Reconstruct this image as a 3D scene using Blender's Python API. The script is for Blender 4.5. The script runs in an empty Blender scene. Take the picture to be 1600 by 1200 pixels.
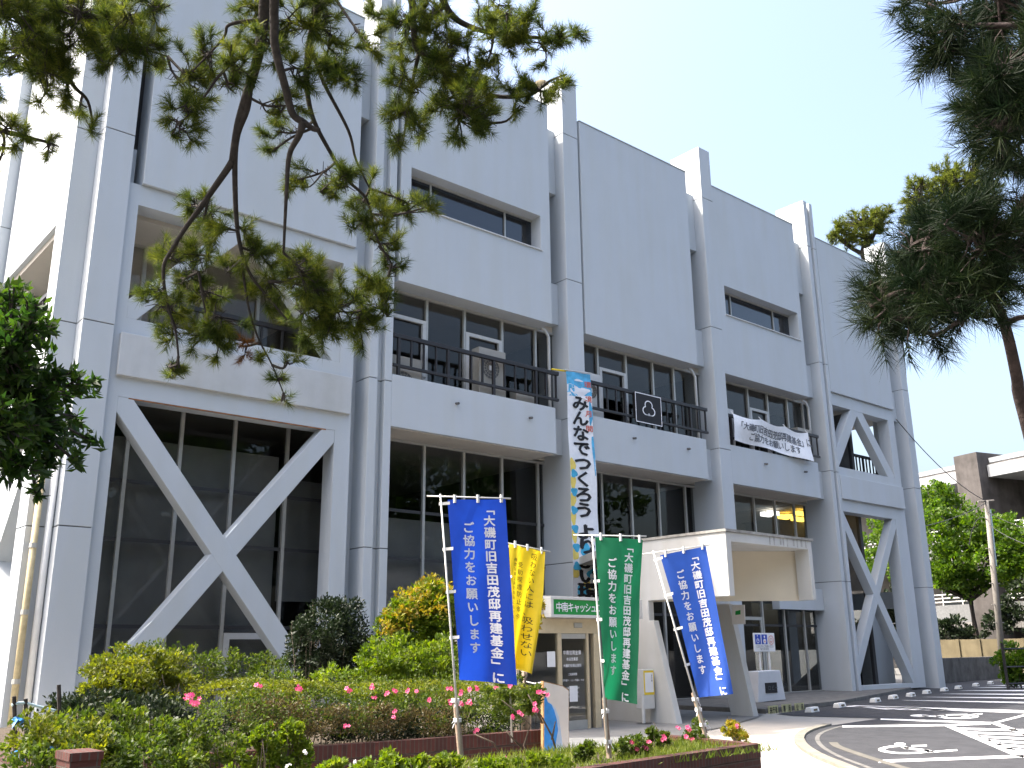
import bpy, bmesh, math, random
import numpy as np
from mathutils import Vector, Matrix

# ------------------------------------------------------------------ camera, light, exposure
K = 1.15                      # one measured unit of the site survey is 1.15 m
SC = bpy.context.scene
COL = SC.collection
FPX = 1482.47                 # focal length in pixels of the 1600 px wide photograph
YAW, PIT, ROLL = 0.71052, 0.27431, -0.01002
CAM = np.array([-4.670, -17.293, 1.341])
_cy, _sy, _cp, _sp = math.cos(YAW), math.sin(YAW), math.cos(PIT), math.sin(PIT)
FW = np.array([_sy*_cp, _cy*_cp, _sp]); _r = np.array([_cy, -_sy, 0.0]); _u = np.cross(_r, FW)
RT = _r*math.cos(ROLL) + _u*math.sin(ROLL); UP = -_r*math.sin(ROLL) + _u*math.cos(ROLL)

cd = bpy.data.cameras.new('camera'); cam = bpy.data.objects.new('camera', cd); COL.objects.link(cam)
cd.sensor_width = 36.0; cd.sensor_fit = 'HORIZONTAL'; cd.lens = FPX/1600*36.0
cd.clip_start = 0.05; cd.clip_end = 3000
cam.matrix_world = Matrix(((RT[0], UP[0], -FW[0], CAM[0]*K), (RT[1], UP[1], -FW[1], CAM[1]*K), (RT[2], UP[2], -FW[2], CAM[2]*K), (0, 0, 0, 1)))
SC.camera = cam

SUN_TRAVEL = Vector((0.59, -0.39, -1.0)).normalized()
SUN_EL = math.asin(-SUN_TRAVEL.z)
SUN_AZ = math.atan2(-SUN_TRAVEL.x, -SUN_TRAVEL.y)      # clockwise from +Y
W = bpy.data.worlds.new("World"); SC.world = W; W.use_nodes = True
nt = W.node_tree; nt.nodes.clear()
sky = nt.nodes.new('ShaderNodeTexSky'); sky.sky_type = 'NISHITA'; sky.sun_disc = False
sky.sun_elevation = SUN_EL; sky.sun_rotation = SUN_AZ
sky.altitude = 10; sky.air_density = 1.15; sky.dust_density = 8.5; sky.ozone_density = 1.6
bg = nt.nodes.new('ShaderNodeBackground'); bg.inputs['Strength'].default_value = 0.15
wo = nt.nodes.new('ShaderNodeOutputWorld')
nt.links.new(sky.outputs[0], bg.inputs[0]); nt.links.new(bg.outputs[0], wo.inputs[0])
sd = bpy.data.lights.new('sun', 'SUN'); sd.energy = 2.3; sd.angle = math.radians(0.53); sd.color = (1.0, 0.95, 0.86)
sun = bpy.data.objects.new('sun', sd); COL.objects.link(sun); sun.location = (-30, 20, 60)
sun.rotation_euler = SUN_TRAVEL.to_track_quat('-Z', 'Y').to_euler()
SC.view_settings.view_transform = 'Standard'; SC.view_settings.look = 'None'
SC.view_settings.gamma = 1.0; SC.view_settings.exposure = 1.88
SC.view_settings.use_curve_mapping = False
SC.render.engine = 'CYCLES'; SC.cycles.max_bounces = 8; SC.cycles.transparent_max_bounces = 12
SC.cycles.caustics_reflective = False; SC.cycles.caustics_refractive = False

# ------------------------------------------------------------------ survey helpers (pixel of the photo -> site point)
def ray(x, y):
    d = FW*FPX + RT*(x-800) - UP*(y-600)
    return d/np.linalg.norm(d)
def py_(x, y, Y=0.0): d = ray(x, y); return CAM + d*((Y-CAM[1])/d[1])
def pz_(x, y, Z=-0.1): d = ray(x, y); return CAM + d*((Z-CAM[2])/d[2])
def px_(x, y, X=0.0): d = ray(x, y); return CAM + d*((X-CAM[0])/d[0])
def at(x, y, D): return CAM + ray(x, y)*D

# ------------------------------------------------------------------ materials
MATS = {}
def nodes(name):
    m = bpy.data.materials.new(name); m.use_nodes = True
    n = m.node_tree; n.nodes.clear()
    out = n.nodes.new('ShaderNodeOutputMaterial')
    return m, n, out
def simple(name, col, rough=0.7, var=0.12, scale=6.0, metal=0.0, spec=0.4, bump=0.0, bscale=60.0, emit=0.0, streak=0.0, coord='Object'):
    m, n, out = nodes(name); L = n.links
    b = n.nodes.new('ShaderNodeBsdfPrincipled'); L.new(b.outputs[0], out.inputs[0])
    b.inputs['Roughness'].default_value = rough; b.inputs['Metallic'].default_value = metal
    b.inputs['Specular IOR Level'].default_value = spec
    tc = n.nodes.new('ShaderNodeTexCoord')
    nz = n.nodes.new('ShaderNodeTexNoise'); nz.inputs['Scale'].default_value = scale; nz.inputs['Detail'].default_value = 6; nz.inputs['Roughness'].default_value = 0.6
    L.new(tc.outputs[coord], nz.inputs['Vector'])
    rp = n.nodes.new('ShaderNodeValToRGB')
    c0 = [max(0, c*(1-var)) for c in col]; c1 = [min(1, c*(1+var)) for c in col]
    rp.color_ramp.elements[0].position = 0.3; rp.color_ramp.elements[1].position = 0.7
    rp.color_ramp.elements[0].color = (*c0, 1); rp.color_ramp.elements[1].color = (*c1, 1)
    L.new(nz.outputs[0], rp.inputs[0])
    src = rp.outputs[0]
    if streak > 0:           # faint vertical weather streaks
        mp = n.nodes.new('ShaderNodeMapping'); mp.inputs['Scale'].default_value = (1.5, 1.5, 0.16)
        L.new(tc.outputs['Object'], mp.inputs[0])
        n2 = n.nodes.new('ShaderNodeTexNoise'); n2.inputs['Scale'].default_value = 1.3; n2.inputs['Detail'].default_value = 5
        L.new(mp.outputs[0], n2.inputs['Vector'])
        r2 = n.nodes.new('ShaderNodeValToRGB'); r2.color_ramp.elements[0].position = 0.36; r2.color_ramp.elements[1].position = 0.6
        s = 1-streak
        r2.color_ramp.elements[0].color = (s, s*0.99, s*0.96, 1); r2.color_ramp.elements[1].color = (1, 1, 1, 1)
        L.new(n2.outputs[0], r2.inputs[0])
        mx = n.nodes.new('ShaderNodeMix'); mx.data_type = 'RGBA'; mx.blend_type = 'MULTIPLY'; mx.inputs[0].default_value = 1.0
        L.new(src, mx.inputs[6]); L.new(r2.outputs[0], mx.inputs[7]); src = mx.outputs[2]
    L.new(src, b.inputs['Base Color'])
    if emit > 0:
        b.inputs['Emission Color'].default_value = (*col, 1); b.inputs['Emission Strength'].default_value = emit
    if bump > 0:
        n3 = n.nodes.new('ShaderNodeTexNoise'); n3.inputs['Scale'].default_value = bscale; n3.inputs['Detail'].default_value = 4
        L.new(tc.outputs['Object'], n3.inputs['Vector'])
        bp = n.nodes.new('ShaderNodeBump'); bp.inputs['Strength'].default_value = bump; bp.inputs['Distance'].default_value = 0.01
        L.new(n3.outputs[0], bp.inputs['Height']); L.new(bp.outputs[0], b.inputs['Normal'])
    MATS[name] = m; return m
def leafmat(name, cols, trans=0.45, rough=0.5):
    m, n, out = nodes(name); L = n.links
    g = n.nodes.new('ShaderNodeNewGeometry')
    rp = n.nodes.new('ShaderNodeValToRGB'); els = rp.color_ramp.elements
    els[0].position = 0; els[0].color = (*cols[0], 1); els[1].position = 1; els[1].color = (*cols[-1], 1)
    for i, c in enumerate(cols[1:-1]):
        e = els.new((i+1)/(len(cols)-1)); e.color = (*c, 1)
    tc = n.nodes.new('ShaderNodeTexCoord'); nz = n.nodes.new('ShaderNodeTexNoise'); nz.inputs['Scale'].default_value = 4.5 if 'needle' in name else 3.0; nz.inputs['Detail'].default_value = 3
    L.new(tc.outputs['Object'], nz.inputs['Vector'])
    mr = n.nodes.new('ShaderNodeMapRange'); mr.inputs[1].default_value = .32; mr.inputs[2].default_value = .68; L.new(nz.outputs[0], mr.inputs[0])
    ma = n.nodes.new('ShaderNodeMix'); ma.data_type = 'FLOAT'; ma.inputs[0].default_value = .45; L.new(g.outputs['Random Per Island'], ma.inputs[2]); L.new(mr.outputs[0], ma.inputs[3])
    L.new(ma.outputs[0], rp.inputs[0])
    b = n.nodes.new('ShaderNodeBsdfPrincipled'); b.inputs['Roughness'].default_value = rough; b.inputs['Specular IOR Level'].default_value = 0.10 if 'needle' in name else 0.35
    t = n.nodes.new('ShaderNodeBsdfTranslucent')
    hs = n.nodes.new('ShaderNodeHueSaturation'); hs.inputs['Value'].default_value = 1.7; hs.inputs['Saturation'].default_value = 1.1
    L.new(rp.outputs[0], b.inputs['Base Color']); L.new(rp.outputs[0], hs.inputs['Color']); L.new(hs.outputs[0], t.inputs[0])
    mx = n.nodes.new('ShaderNodeMixShader'); mx.inputs[0].default_value = trans
    L.new(b.outputs[0], mx.inputs[1]); L.new(t.outputs[0], mx.inputs[2]); L.new(mx.outputs[0], out.inputs[0])
    MATS[name] = m; return m
def clothmat(name, col, trans=0.35):
    m, n, out = nodes(name); L = n.links
    tc = n.nodes.new('ShaderNodeTexCoord'); wv = n.nodes.new('ShaderNodeTexNoise'); wv.inputs['Scale'].default_value = 9
    L.new(tc.outputs['Object'], wv.inputs['Vector'])
    rp = n.nodes.new('ShaderNodeValToRGB'); rp.color_ramp.elements[0].color = (*[c*.88 for c in col], 1); rp.color_ramp.elements[1].color = (*[min(1, c*1.1) for c in col], 1)
    L.new(wv.outputs[0], rp.inputs[0])
    b = n.nodes.new('ShaderNodeBsdfPrincipled'); b.inputs['Roughness'].default_value = 0.55; b.inputs['Sheen Weight'].default_value = 0.2
    t = n.nodes.new('ShaderNodeBsdfTranslucent'); L.new(rp.outputs[0], b.inputs['Base Color']); L.new(rp.outputs[0], t.inputs[0])
    mx = n.nodes.new('ShaderNodeMixShader'); mx.inputs[0].default_value = trans
    L.new(b.outputs[0], mx.inputs[1]); L.new(t.outputs[0], mx.inputs[2]); L.new(mx.outputs[0], out.inputs[0])
    MATS[name] = m; return m
def glassmat(name, tint, ior=1.5, refl=1.0):
    m, n, out = nodes(name); L = n.links
    fr = n.nodes.new('ShaderNodeFresnel'); gm = n.nodes.new('ShaderNodeNewGeometry')
    mi = n.nodes.new('ShaderNodeMix'); mi.data_type = 'FLOAT'; mi.inputs[2].default_value = ior; mi.inputs[3].default_value = 1/ior
    L.new(gm.outputs['Backfacing'], mi.inputs[0]); L.new(mi.outputs[0], fr.inputs['IOR'])
    tr = n.nodes.new('ShaderNodeBsdfTransparent'); tr.inputs[0].default_value = (*tint, 1)
    gl = n.nodes.new('ShaderNodeBsdfGlossy'); gl.inputs['Roughness'].default_value = 0.015; gl.inputs[0].default_value = (refl, refl, refl, 1)
    mx = n.nodes.new('ShaderNodeMixShader'); L.new(fr.outputs[0], mx.inputs[0]); L.new(tr.outputs[0], mx.inputs[1]); L.new(gl.outputs[0], mx.inputs[2])
    tc = n.nodes.new('ShaderNodeTexCoord'); nz = n.nodes.new('ShaderNodeTexNoise'); nz.inputs['Scale'].default_value = 0.7
    L.new(tc.outputs['Object'], nz.inputs['Vector'])
    bp = n.nodes.new('ShaderNodeBump'); bp.inputs['Strength'].default_value = 0.03; bp.inputs['Distance'].default_value = 0.05
    L.new(nz.outputs[0], bp.inputs['Height']); L.new(bp.outputs[0], gl.inputs['Normal'])
    L.new(mx.outputs[0], out.inputs[0]); MATS[name] = m; return m
def brickmat(name, c1, c2, mortar, bw, bh):
    m, n, out = nodes(name); L = n.links
    tc = n.nodes.new('ShaderNodeTexCoord')
    br = n.nodes.new('ShaderNodeTexBrick'); br.inputs['Scale'].default_value = 1.0
    br.inputs['Brick Width'].default_value = bw; br.inputs['Row Height'].default_value = bh; br.inputs['Mortar Size'].default_value = 0.006
    br.inputs['Color1'].default_value = (*c1, 1); br.inputs['Color2'].default_value = (*c2, 1); br.inputs['Mortar'].default_value = (*mortar, 1)
    L.new(tc.outputs['UV'], br.inputs['Vector'])
    nz = n.nodes.new('ShaderNodeTexNoise'); nz.inputs['Scale'].default_value = 14; nz.inputs['Detail'].default_value = 6; L.new(tc.outputs['Object'], nz.inputs['Vector'])
    r2 = n.nodes.new('ShaderNodeValToRGB'); r2.color_ramp.elements[0].color = (.55, .55, .55, 1); r2.color_ramp.elements[1].color = (1.2, 1.2, 1.2, 1)
    L.new(nz.outputs[0], r2.inputs[0])
    mx = n.nodes.new('ShaderNodeMix'); mx.data_type = 'RGBA'; mx.blend_type = 'MULTIPLY'; mx.inputs[0].default_value = 1
    L.new(br.outputs[0], mx.inputs[6]); L.new(r2.outputs[0], mx.inputs[7])
    b = n.nodes.new('ShaderNodeBsdfPrincipled'); b.inputs['Roughness'].default_value = 0.8; L.new(mx.outputs[2], b.inputs['Base Color'])
    bp = n.nodes.new('ShaderNodeBump'); bp.inputs['Strength'].default_value = 0.6; bp.inputs['Distance'].default_value = 0.006; bp.invert = True
    L.new(br.outputs['Fac'], bp.inputs['Height']); L.new(bp.outputs[0], b.inputs['Normal'])
    L.new(b.outputs[0], out.inputs[0]); MATS[name] = m; return m

simple('concrete', (.485, .52, .555), .78, .02, .9, bump=.25, bscale=38, streak=.02)
simple('concrete_old', (.495, .51, .52), .8, .07, 1.5, bump=.25, bscale=40, streak=.10)
simple('soffit', (.56, .52, .46), .85, .07, 1.2)
simple('canopy_paint', (.52, .525, .52), .75, .05, 1.3, bump=.12, streak=.07)
simple('canopy_inner', (.60, .54, .43), .85, .05, 1.0)
simple('cap_stain', (.36, .35, .33), .85, .25, 7.0, streak=.35)
simple('stain_pale', (.37, .365, .35), .85, .25, 9.0)
simple('joint', (.16, .17, .18), .9)
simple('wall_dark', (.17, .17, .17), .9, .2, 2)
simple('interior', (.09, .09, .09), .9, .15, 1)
simple('grey_sheet', (.17, .165, .155), .9, .12, 2)
simple('reflection_grey', (.44, .43, .41), .9, .10, 1.5)  # pale grey that stands in for reflections in the lower glass
simple('booth_inner', (.30, .30, .29), .9, .10, 2)
simple('alu', (.44, .435, .41), .45, .06, 8, metal=.35)
simple('alu_white', (.56, .56, .55), .5, .05, 8)
simple('alu_gold', (.60, .50, .34), .42, .06, 8, metal=.3)
simple('mullion_dark', (.035, .035, .038), .5, .1, 8)
simple('rail', (.022, .020, .021), .45, .2, 12)
simple('white_paint', (.78, .78, .76), .5, .05, 5)
simple('ac_body', (.34, .32, .28), .5, .06, 6)
simple('ac_dark', (.10, .10, .10), .6, .15, 20)
simple('asphalt', (.046, .047, .052), .9, .25, 3.0, bump=.5, bscale=160)
simple('ground', (.13, .13, .125), .9, .2, 1.2, bump=.4, bscale=90)
simple('pavement', (.40, .375, .335), .85, .09, 1.6, bump=.3, bscale=110)
simple('shaded_floor', (.20, .20, .195), .7, .14, 2.0, bump=.2, bscale=60)  # floor grey that also carries the shade on the pavement
simple('kerb_line', (.125, .118, .10), .85, .2, 5)
simple('kerb', (.22, .205, .17), .85, .18, 5, bump=.3, bscale=70)
simple('road_paint', (.78, .78, .78), .8, .10, 9)
simple('plinth', (.145, .14, .13), .9, .3, 3, bump=.4, bscale=40)
simple('yellow_plate', (.50, .47, .25), .6)
simple('ink', (.015, .015, .018), .7)
simple('ink_grey', (.12, .13, .15), .7)
simple('red_ink', (.62, .13, .09), .7)
simple('white_ink', (.80, .80, .84), .7, .03)
simple('sign_blue', (.015, .06, .42), .5)
simple('sign_white', (.80, .80, .80), .5, .03)
simple('sign_green', (.010, .26, .05), .4, .05)
simple('yellow', (.75, .56, .03), .5)
simple('soil', (.06, .045, .03), .95, .4, 12, bump=.6, bscale=60)
simple('bark', (.034, .028, .025), .95, .45, 16, bump=1.0, bscale=40)
simple('bark_red', (.050, .036, .034), .95, .45, 14, bump=1.0, bscale=40)
simple('twig', (.12, .095, .07), .9, .3, 20)
simple('wood', (.26, .20, .15), .9, .3, 14, bump=.3)
simple('bamboo', (.62, .62, .60), .4, .12, 10)
simple('rope', (.72, .72, .72), .8)
simple('tan_wall', (.15, .125, .075), .9, .2, 1.5, streak=.2)
simple('dark_wall', (.115, .11, .105), .9, .35, 2.5, bump=.5, bscale=30, streak=.3)
simple('bg_concrete', (.22, .21, .205), .9, .25, .9, streak=.2)
simple('bg_pilaster', (.085, .077, .075), .9, .3, 1.2, streak=.25)
simple('bg_white', (.30, .315, .335), .8, .08, 2)
simple('bg_mesh', (.15, .155, .16), .8, .15, 6)
simple('bg_window', (.06, .07, .075), .25, .2, 1)
simple('pole_grey', (.20, .185, .165), .8, .1, 4)
simple('wire', (.05, .05, .055), .7)
simple('pipe_tan', (.50, .42, .25), .6, .2, 9)
simple('fence_blue', (.44, .56, .58), .5, .1, 9)
simple('blue_sheet', (.02, .16, .40), .5, .25, 4)
simple('blue_paint', (.035, .26, .70), .6, .25, 6)
simple('blue_paint_pale', (.45, .57, .74), .7, .12, 6)
simple('board_white', (.70, .66, .62), .7, .05, 4)
simple('board_edge', (.36, .20, .09), .8, .3, 8)
simple('rust', (.24, .11, .05), .95, .5, 6)
simple('notice_paper', (.76, .76, .78), .7, .04, 5)
simple('lamp_yellow', (1.0, .66, .10), .5, emit=1.6)
simple('lamp_white', (1.0, .98, .92), .5, emit=1.0)
simple('sky_print', (.09, .40, .66), .7, .3, 5)
simple('flower_yellow', (.80, .62, .14), .7, .1, 5)
simple('flower_blue', (.06, .40, .62), .7, .2, 5)
simple('orange_ink', (.75, .22, .03), .7)
simple('pedestal', (.60, .62, .66), .7, .06, 3)
glassmat('glass', (.72, .73, .73), 1.5, .52)
glassmat('glass_blue', (.5, .53, .58), 1.7, .8)
glassmat('glass_clear', (.8, .82, .83), 1.5)
clothmat('cloth_blue', (.011, .070, .55), .45); clothmat('cloth_blue_pale', (.035, .12, .56), .45)
clothmat('cloth_green', (.007, .185, .080), .45); clothmat('cloth_yellow', (.80, .60, .015), .4); clothmat('cloth_white', (.86, .87, .90), .12)
leafmat('needles', [(.014, .028, .010), (.055, .078, .014), (.20, .21, .034)], .40)
leafmat('needles_far', [(.05, .07, .015), (.10, .125, .02), (.18, .19, .04)], .35)
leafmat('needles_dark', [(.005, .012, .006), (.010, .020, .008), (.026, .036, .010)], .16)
leafmat('needles_dead', [(.10, .05, .015), (.18, .085, .03)], .25)
leafmat('leaf_azalea', [(.024, .050, .008), (.065, .10, .013), (.14, .165, .02)], .42)
leafmat('leaf_azalea_gold', [(.045, .07, .010), (.11, .13, .016), (.20, .20, .022)], .45)
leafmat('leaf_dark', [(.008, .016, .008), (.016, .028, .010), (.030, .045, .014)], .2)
leafmat('leaf_photinia', [(.10, .14, .012), (.19, .21, .02), (.32, .215, .035), (.25, .25, .03)], .45)
leafmat('leaf_green', [(.05, .095, .010), (.11, .165, .016), (.20, .235, .03)], .48)
leafmat('leaf_tree', [(.010, .028, .007), (.024, .055, .009), (.055, .095, .012)], .5)
leafmat('leaf_far', [(.03, .075, .010), (.075, .14, .015), (.15, .21, .022)], .5)
leafmat('leaf_brown', [(.07, .055, .02), (.13, .10, .04)], .3)
leafmat('grass', [(.06, .10, .012), (.12, .16, .02), (.19, .21, .04)], .4)
leafmat('petal', [(.58, .06, .20), (.70, .12, .26), (.75, .22, .30)], .4)
leafmat('petal_white', [(.7, .7, .7), (.8, .8, .8)], .4)
simple('stamen', (.5, .05, .12), .7)
brickmat('brick', (.085, .020, .014), (.055, .014, .011), (.07, .055, .047), .19, .062)
brickmat('brick_soldier', (.092, .021, .015), (.055, .014, .011), (.07, .055, .047), .062, .19)

# ------------------------------------------------------------------ object helpers
def tag(o, label=None, cat=None, group=None, kind=None):
    if label: o['label'] = label
    if cat: o['category'] = cat
    if group: o['group'] = group
    if kind: o['kind'] = kind
    return o
def thing(name, label, cat, loc=(0, 0, 0), group=None, rz=0.0):
    o = bpy.data.objects.new(name, None); COL.objects.link(o); o.empty_display_size = .2
    o.location = [c*K for c in loc]; o.rotation_euler = (0, 0, rz); o['org'] = [float(c) for c in loc]
    return tag(o, label, cat, group)
def org_of(parent):
    o = np.zeros(3); p = parent
    while p is not None:
        if 'org' in p.keys(): return np.array(list(p['org']))
        p = p.parent
    return o
class MB:
    """collects faces in survey units; build() links them as one mesh object in metres"""
    def __init__(s): s.v = []; s.f = []; s.uv = []
    def add(s, vs, fs):
        b = len(s.v); s.v += [tuple(map(float, v)) for v in vs]; s.f += [tuple(b+i for i in f) for f in fs]; return s
    def box(s, x0, x1, y0, y1, z0, z1):
        return s.add([(x0, y0, z0), (x1, y0, z0), (x1, y1, z0), (x0, y1, z0), (x0, y0, z1), (x1, y0, z1), (x1, y1, z1), (x0, y1, z1)],
                     [(0, 3, 2, 1), (4, 5, 6, 7), (0, 1, 5, 4), (1, 2, 6, 5), (2, 3, 7, 6), (3, 0, 4, 7)])
    def prism(s, pts, axis, a, b):
        n = len(pts)
        def mk(p, t):
            return (p[0], t, p[1]) if axis == 'y' else ((t, p[0], p[1]) if axis == 'x' else (p[0], p[1], t))
        vs = [mk(p, a) for p in pts]+[mk(p, b) for p in pts]
        fs = [tuple(range(n-1, -1, -1)), tuple(range(n, 2*n))]+[(i, (i+1) % n, n+(i+1) % n, n+i) for i in range(n)]
        return s.add(vs, fs)
    def tube(s, pts, r, n=6, cap=True):
        pts = [np.array(p, float) for p in pts]
        rs = r if hasattr(r, '__len__') else [r]*len(pts)
        rings = []; up = np.array([0, 0, 1.0])
        for i, p in enumerate(pts):
            d = pts[min(i+1, len(pts)-1)]-pts[max(i-1, 0)]; d = d/(np.linalg.norm(d)+1e-9)
            a = np.cross(d, up); 
            if np.linalg.norm(a) < .05: a = np.cross(d, np.array([1.0, 0, 0]))
            a /= np.linalg.norm(a); b = np.cross(d, a)
            rings.append([p+rs[i]*(math.cos(2*math.pi*k/n)*a+math.sin(2*math.pi*k/n)*b) for k in range(n)])
        vs = [v for q in rings for v in q]; fs = []
        for i in range(len(rings)-1):
            for k in range(n):
                fs.append((i*n+k, i*n+(k+1) % n, (i+1)*n+(k+1) % n, (i+1)*n+k))
        if cap: fs += [tuple(range(n-1, -1, -1)), tuple((len(rings)-1)*n+k for k in range(n))]
        return s.add(vs, fs)
    def disc(s, c, u, v, r, n=20, r0=0.0):
        c, u, v = map(lambda q: np.array(q, float), (c, u, v))
        o = [c+r*(math.cos(2*math.pi*k/n)*u+math.sin(2*math.pi*k/n)*v) for k in range(n)]
        if r0 <= 0: return s.add(o, [tuple(range(n))])
        i = [c+r0*(math.cos(2*math.pi*k/n)*u+math.sin(2*math.pi*k/n)*v) for k in range(n)]
        return s.add(o+i, [(k, (k+1) % n, n+(k+1) % n, n+k) for k in range(n)])
    def build(s, name, mat, parent=None, bevel=0.0, smooth=False, recalc=True, uvbox=False):
        o0 = org_of(parent)
        me = bpy.data.meshes.new(name)
        me.from_pydata([tuple((np.array(v)-o0)*K) for v in s.v], [], s.f); me.update()
        if recalc:
            bm = bmesh.new(); bm.from_mesh(me); bmesh.ops.recalc_face_normals(bm, faces=bm.faces); bm.to_mesh(me); bm.free()
        if uvbox:
            ul = me.uv_layers.new(name='UVMap')
            for p in me.polygons:
                nrm = p.normal; h = Vector((-nrm.y, nrm.x, 0))
                if abs(nrm.z) > .8: h = Vector((1, 0, 0)); g = Vector((0, 1, 0))
                else: h.normalize(); g = Vector((0, 0, 1))
                for li in p.loop_indices:
                    c = me.vertices[me.loops[li].vertex_index].co
                    ul.data[li].uv = (c.dot(h), c.dot(g))
        me.materials.append(MATS[mat])
        if smooth: me.polygons.foreach_set('use_smooth', [True]*len(me.polygons))
        o = bpy.data.objects.new(name, me); COL.objects.link(o)
        if parent: o.parent = parent
        if bevel > 0:
            b = o.modifiers.new('bevel', 'BEVEL'); b.width = bevel*K; b.segments = 2; b.limit_method = 'ANGLE'; b.angle_limit = math.radians(40)
        return o
def np_mesh(name, V, F, mat, parent=None):
    """V (n,3) survey units, F (m,k)"""
    o0 = org_of(parent); me = bpy.data.meshes.new(name)
    n, m, k = len(V), len(F), F.shape[1]
    me.vertices.add(n); me.vertices.foreach_set('co', ((V-o0)*K).astype(np.float32).ravel())
    me.loops.add(m*k); me.loops.foreach_set('vertex_index', F.astype(np.int32).ravel())
    me.polygons.add(m); me.polygons.foreach_set('loop_start', np.arange(0, m*k, k, dtype=np.int32)); me.polygons.foreach_set('loop_total', np.full(m, k, dtype=np.int32))
    me.update(calc_edges=True); me.materials.append(MATS[mat])
    o = bpy.data.objects.new(name, me); COL.objects.link(o)
    if parent: o.parent = parent
    return o
def nrm(a): return a/(np.linalg.norm(a, axis=-1, keepdims=True)+1e-9)
def copy_tree(o, parent=None):
    c = o.copy(); COL.objects.link(c)
    if parent: c.parent = parent
    for ch in list(o.children): copy_tree(ch, c)
    return c
def move(o, loc, rz=0.0):
    o.location = [c*K for c in loc]; o.rotation_euler = (0, 0, rz); return o

# ------------------------------------------------------------------ lettering
_gl = {}
def glyph(ch, off=0.0):
    key = (ch, off)
    if key not in _gl:
        c = bpy.data.curves.new('g', 'FONT'); c.body = ch; c.resolution_u = 2; c.offset = off
        o = bpy.data.objects.new('g', c); COL.objects.link(o); bpy.context.view_layer.update()
        m = bpy.data.meshes.new_from_object(o.evaluated_get(bpy.context.evaluated_depsgraph_get()))
        V = np.array([v.co[:2] for v in m.vertices]).reshape(-1, 2); F = [tuple(p.vertices) for p in m.polygons]
        bpy.data.objects.remove(o); bpy.data.curves.remove(c); bpy.data.meshes.remove(m)
        _gl[key] = (V, F)
    return _gl[key]
def put_char(mb, ch, cx, cy, w, h, surf, off=.018, rot=False):
    """char centred at (cx, cy) of a surface: surf(a, b) -> site point, b pointing down"""
    if ch in ' \u3000': return
    V, F = glyph(ch, 0.0)
    if len(V) == 0: return
    if ord(ch) < 0x2000: cx0 = (V[:, 0].min()+V[:, 0].max())/2
    else: cx0 = .49
    P = V-np.array([cx0, .37])
    if rot: P = np.stack([P[:, 1], -P[:, 0]], 1)
    for k, (sx, sy) in enumerate(((0, 0), (-off, 0), (off, 0), (0, off), (0, -off)) if off > .008 else ((0, 0),)):
        pts = []
        for p in P:
            q = surf(cx+(p[0]+sx)*w, cy-(p[1]+sy)*h); pts.append(q+(CAM-q)/np.linalg.norm(CAM-q)*.0007*k)
        mb.add(pts, F)
def put_column(mb, text, cx, y0, step, w, h, surf, off=.018):
    for i, ch in enumerate(text): put_char(mb, ch, cx, y0+i*step, w, h, surf, off, rot=ch in '「」ー（）')
def put_row(mb, text, x0, cy, step, w, h, surf, off=.018):
    for i, ch in enumerate(text): put_char(mb, ch, x0+i*step, cy, w, h, surf, off)

# ------------------------------------------------------------------ ground, pavement, car park
def sheet(name, pts, z, mat, thick=None):
    mb = MB()
    if thick: mb.prism(pts, 'z', z-thick, z)
    else: mb.add([(x, y, z) for x, y in pts], [tuple(range(len(pts)))])
    o = mb.build(name, mat); tag(o, kind='structure'); return o
g = sheet('ground', [(-700, -700), (700, -700), (700, 700), (-700, 700)], -.125, 'ground')
sheet('pavement', [(-3, -9.6), (4.0, -9.6), (4.7, -11.0), (5.7, -12.6), (6.6, -10.4), (14.75, -6.39), (15.3, -6.0), (15.3, -.2), (-3, -.2)], -.118, 'pavement')
KCURVE = [(15.1, -6.2), (13.9, -6.33), (12.72, -6.49), (11.31, -6.97), (10.09, -7.59), (8.88, -8.43), (7.83, -9.34), (7.1, -10.1), (6.3, -11.0), (5.6, -12.2), (5.1, -13.6), (4.9, -16)]
sheet('car_park', KCURVE+[(6, -60), (90, -60), (90, 14), (36, 2.6), (27.6, -.22), (19.4, -2.72), (14.9, -3.75), (14.6, -4.4)], -.108, 'asphalt')
sheet('porch_floor_shade', [(5.4, -6.5), (8.4, -6.1), (11.0, -5.2), (13.5, -4.2), (14.6, -3.6), (14.7, 1.0), (5.4, 1.0)], -.100, 'shaded_floor')  # grey floor spread past the porch to paint the shade on the pavement
def ribbon(name, line, off, wid, z0, z1, mat, kind='structure'):
    L = [np.array(p) for p in line]; a = []; b = []
    for i, p in enumerate(L):
        d = L[min(i+1, len(L)-1)]-L[max(i-1, 0)]; d = d/np.linalg.norm(d); nn = np.array([-d[1], d[0]])
        a.append(p+nn*off); b.append(p+nn*(off+wid))
    mb = MB()
    for i in range(len(L)-1):
        q = [a[i], a[i+1], b[i+1], b[i]]
        mb.add([(*v, z0) for v in q]+[(*v, z1) for v in q], [(4, 5, 6, 7), (0, 1, 5, 4), (2, 3, 7, 6), (1, 2, 6, 5), (3, 0, 4, 7)])
    o = mb.build(name, mat); tag(o, kind=kind); return o
def smooth_line(pts, n=4):
    P = [np.array(p, float) for p in pts]; out = []
    for i in range(len(P)-1):
        p0, p1, p2, p3 = P[max(i-1, 0)], P[i], P[i+1], P[min(i+2, len(P)-1)]
        for k in range(n):
            t = k/n; out.append(.5*((2*p1)+(-p0+p2)*t+(2*p0-5*p1+4*p2-p3)*t*t+(-p0+3*p1-3*p2+p3)*t**3))
    return out+[P[-1]]
KS = smooth_line(KCURVE[2:], 5)
ribbon('kerb', KS, -.16, .16, -.125, -.075, 'kerb')
ribbon('gutter', KS, .17, .07, -.107, -.1045, 'plinth')
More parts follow.
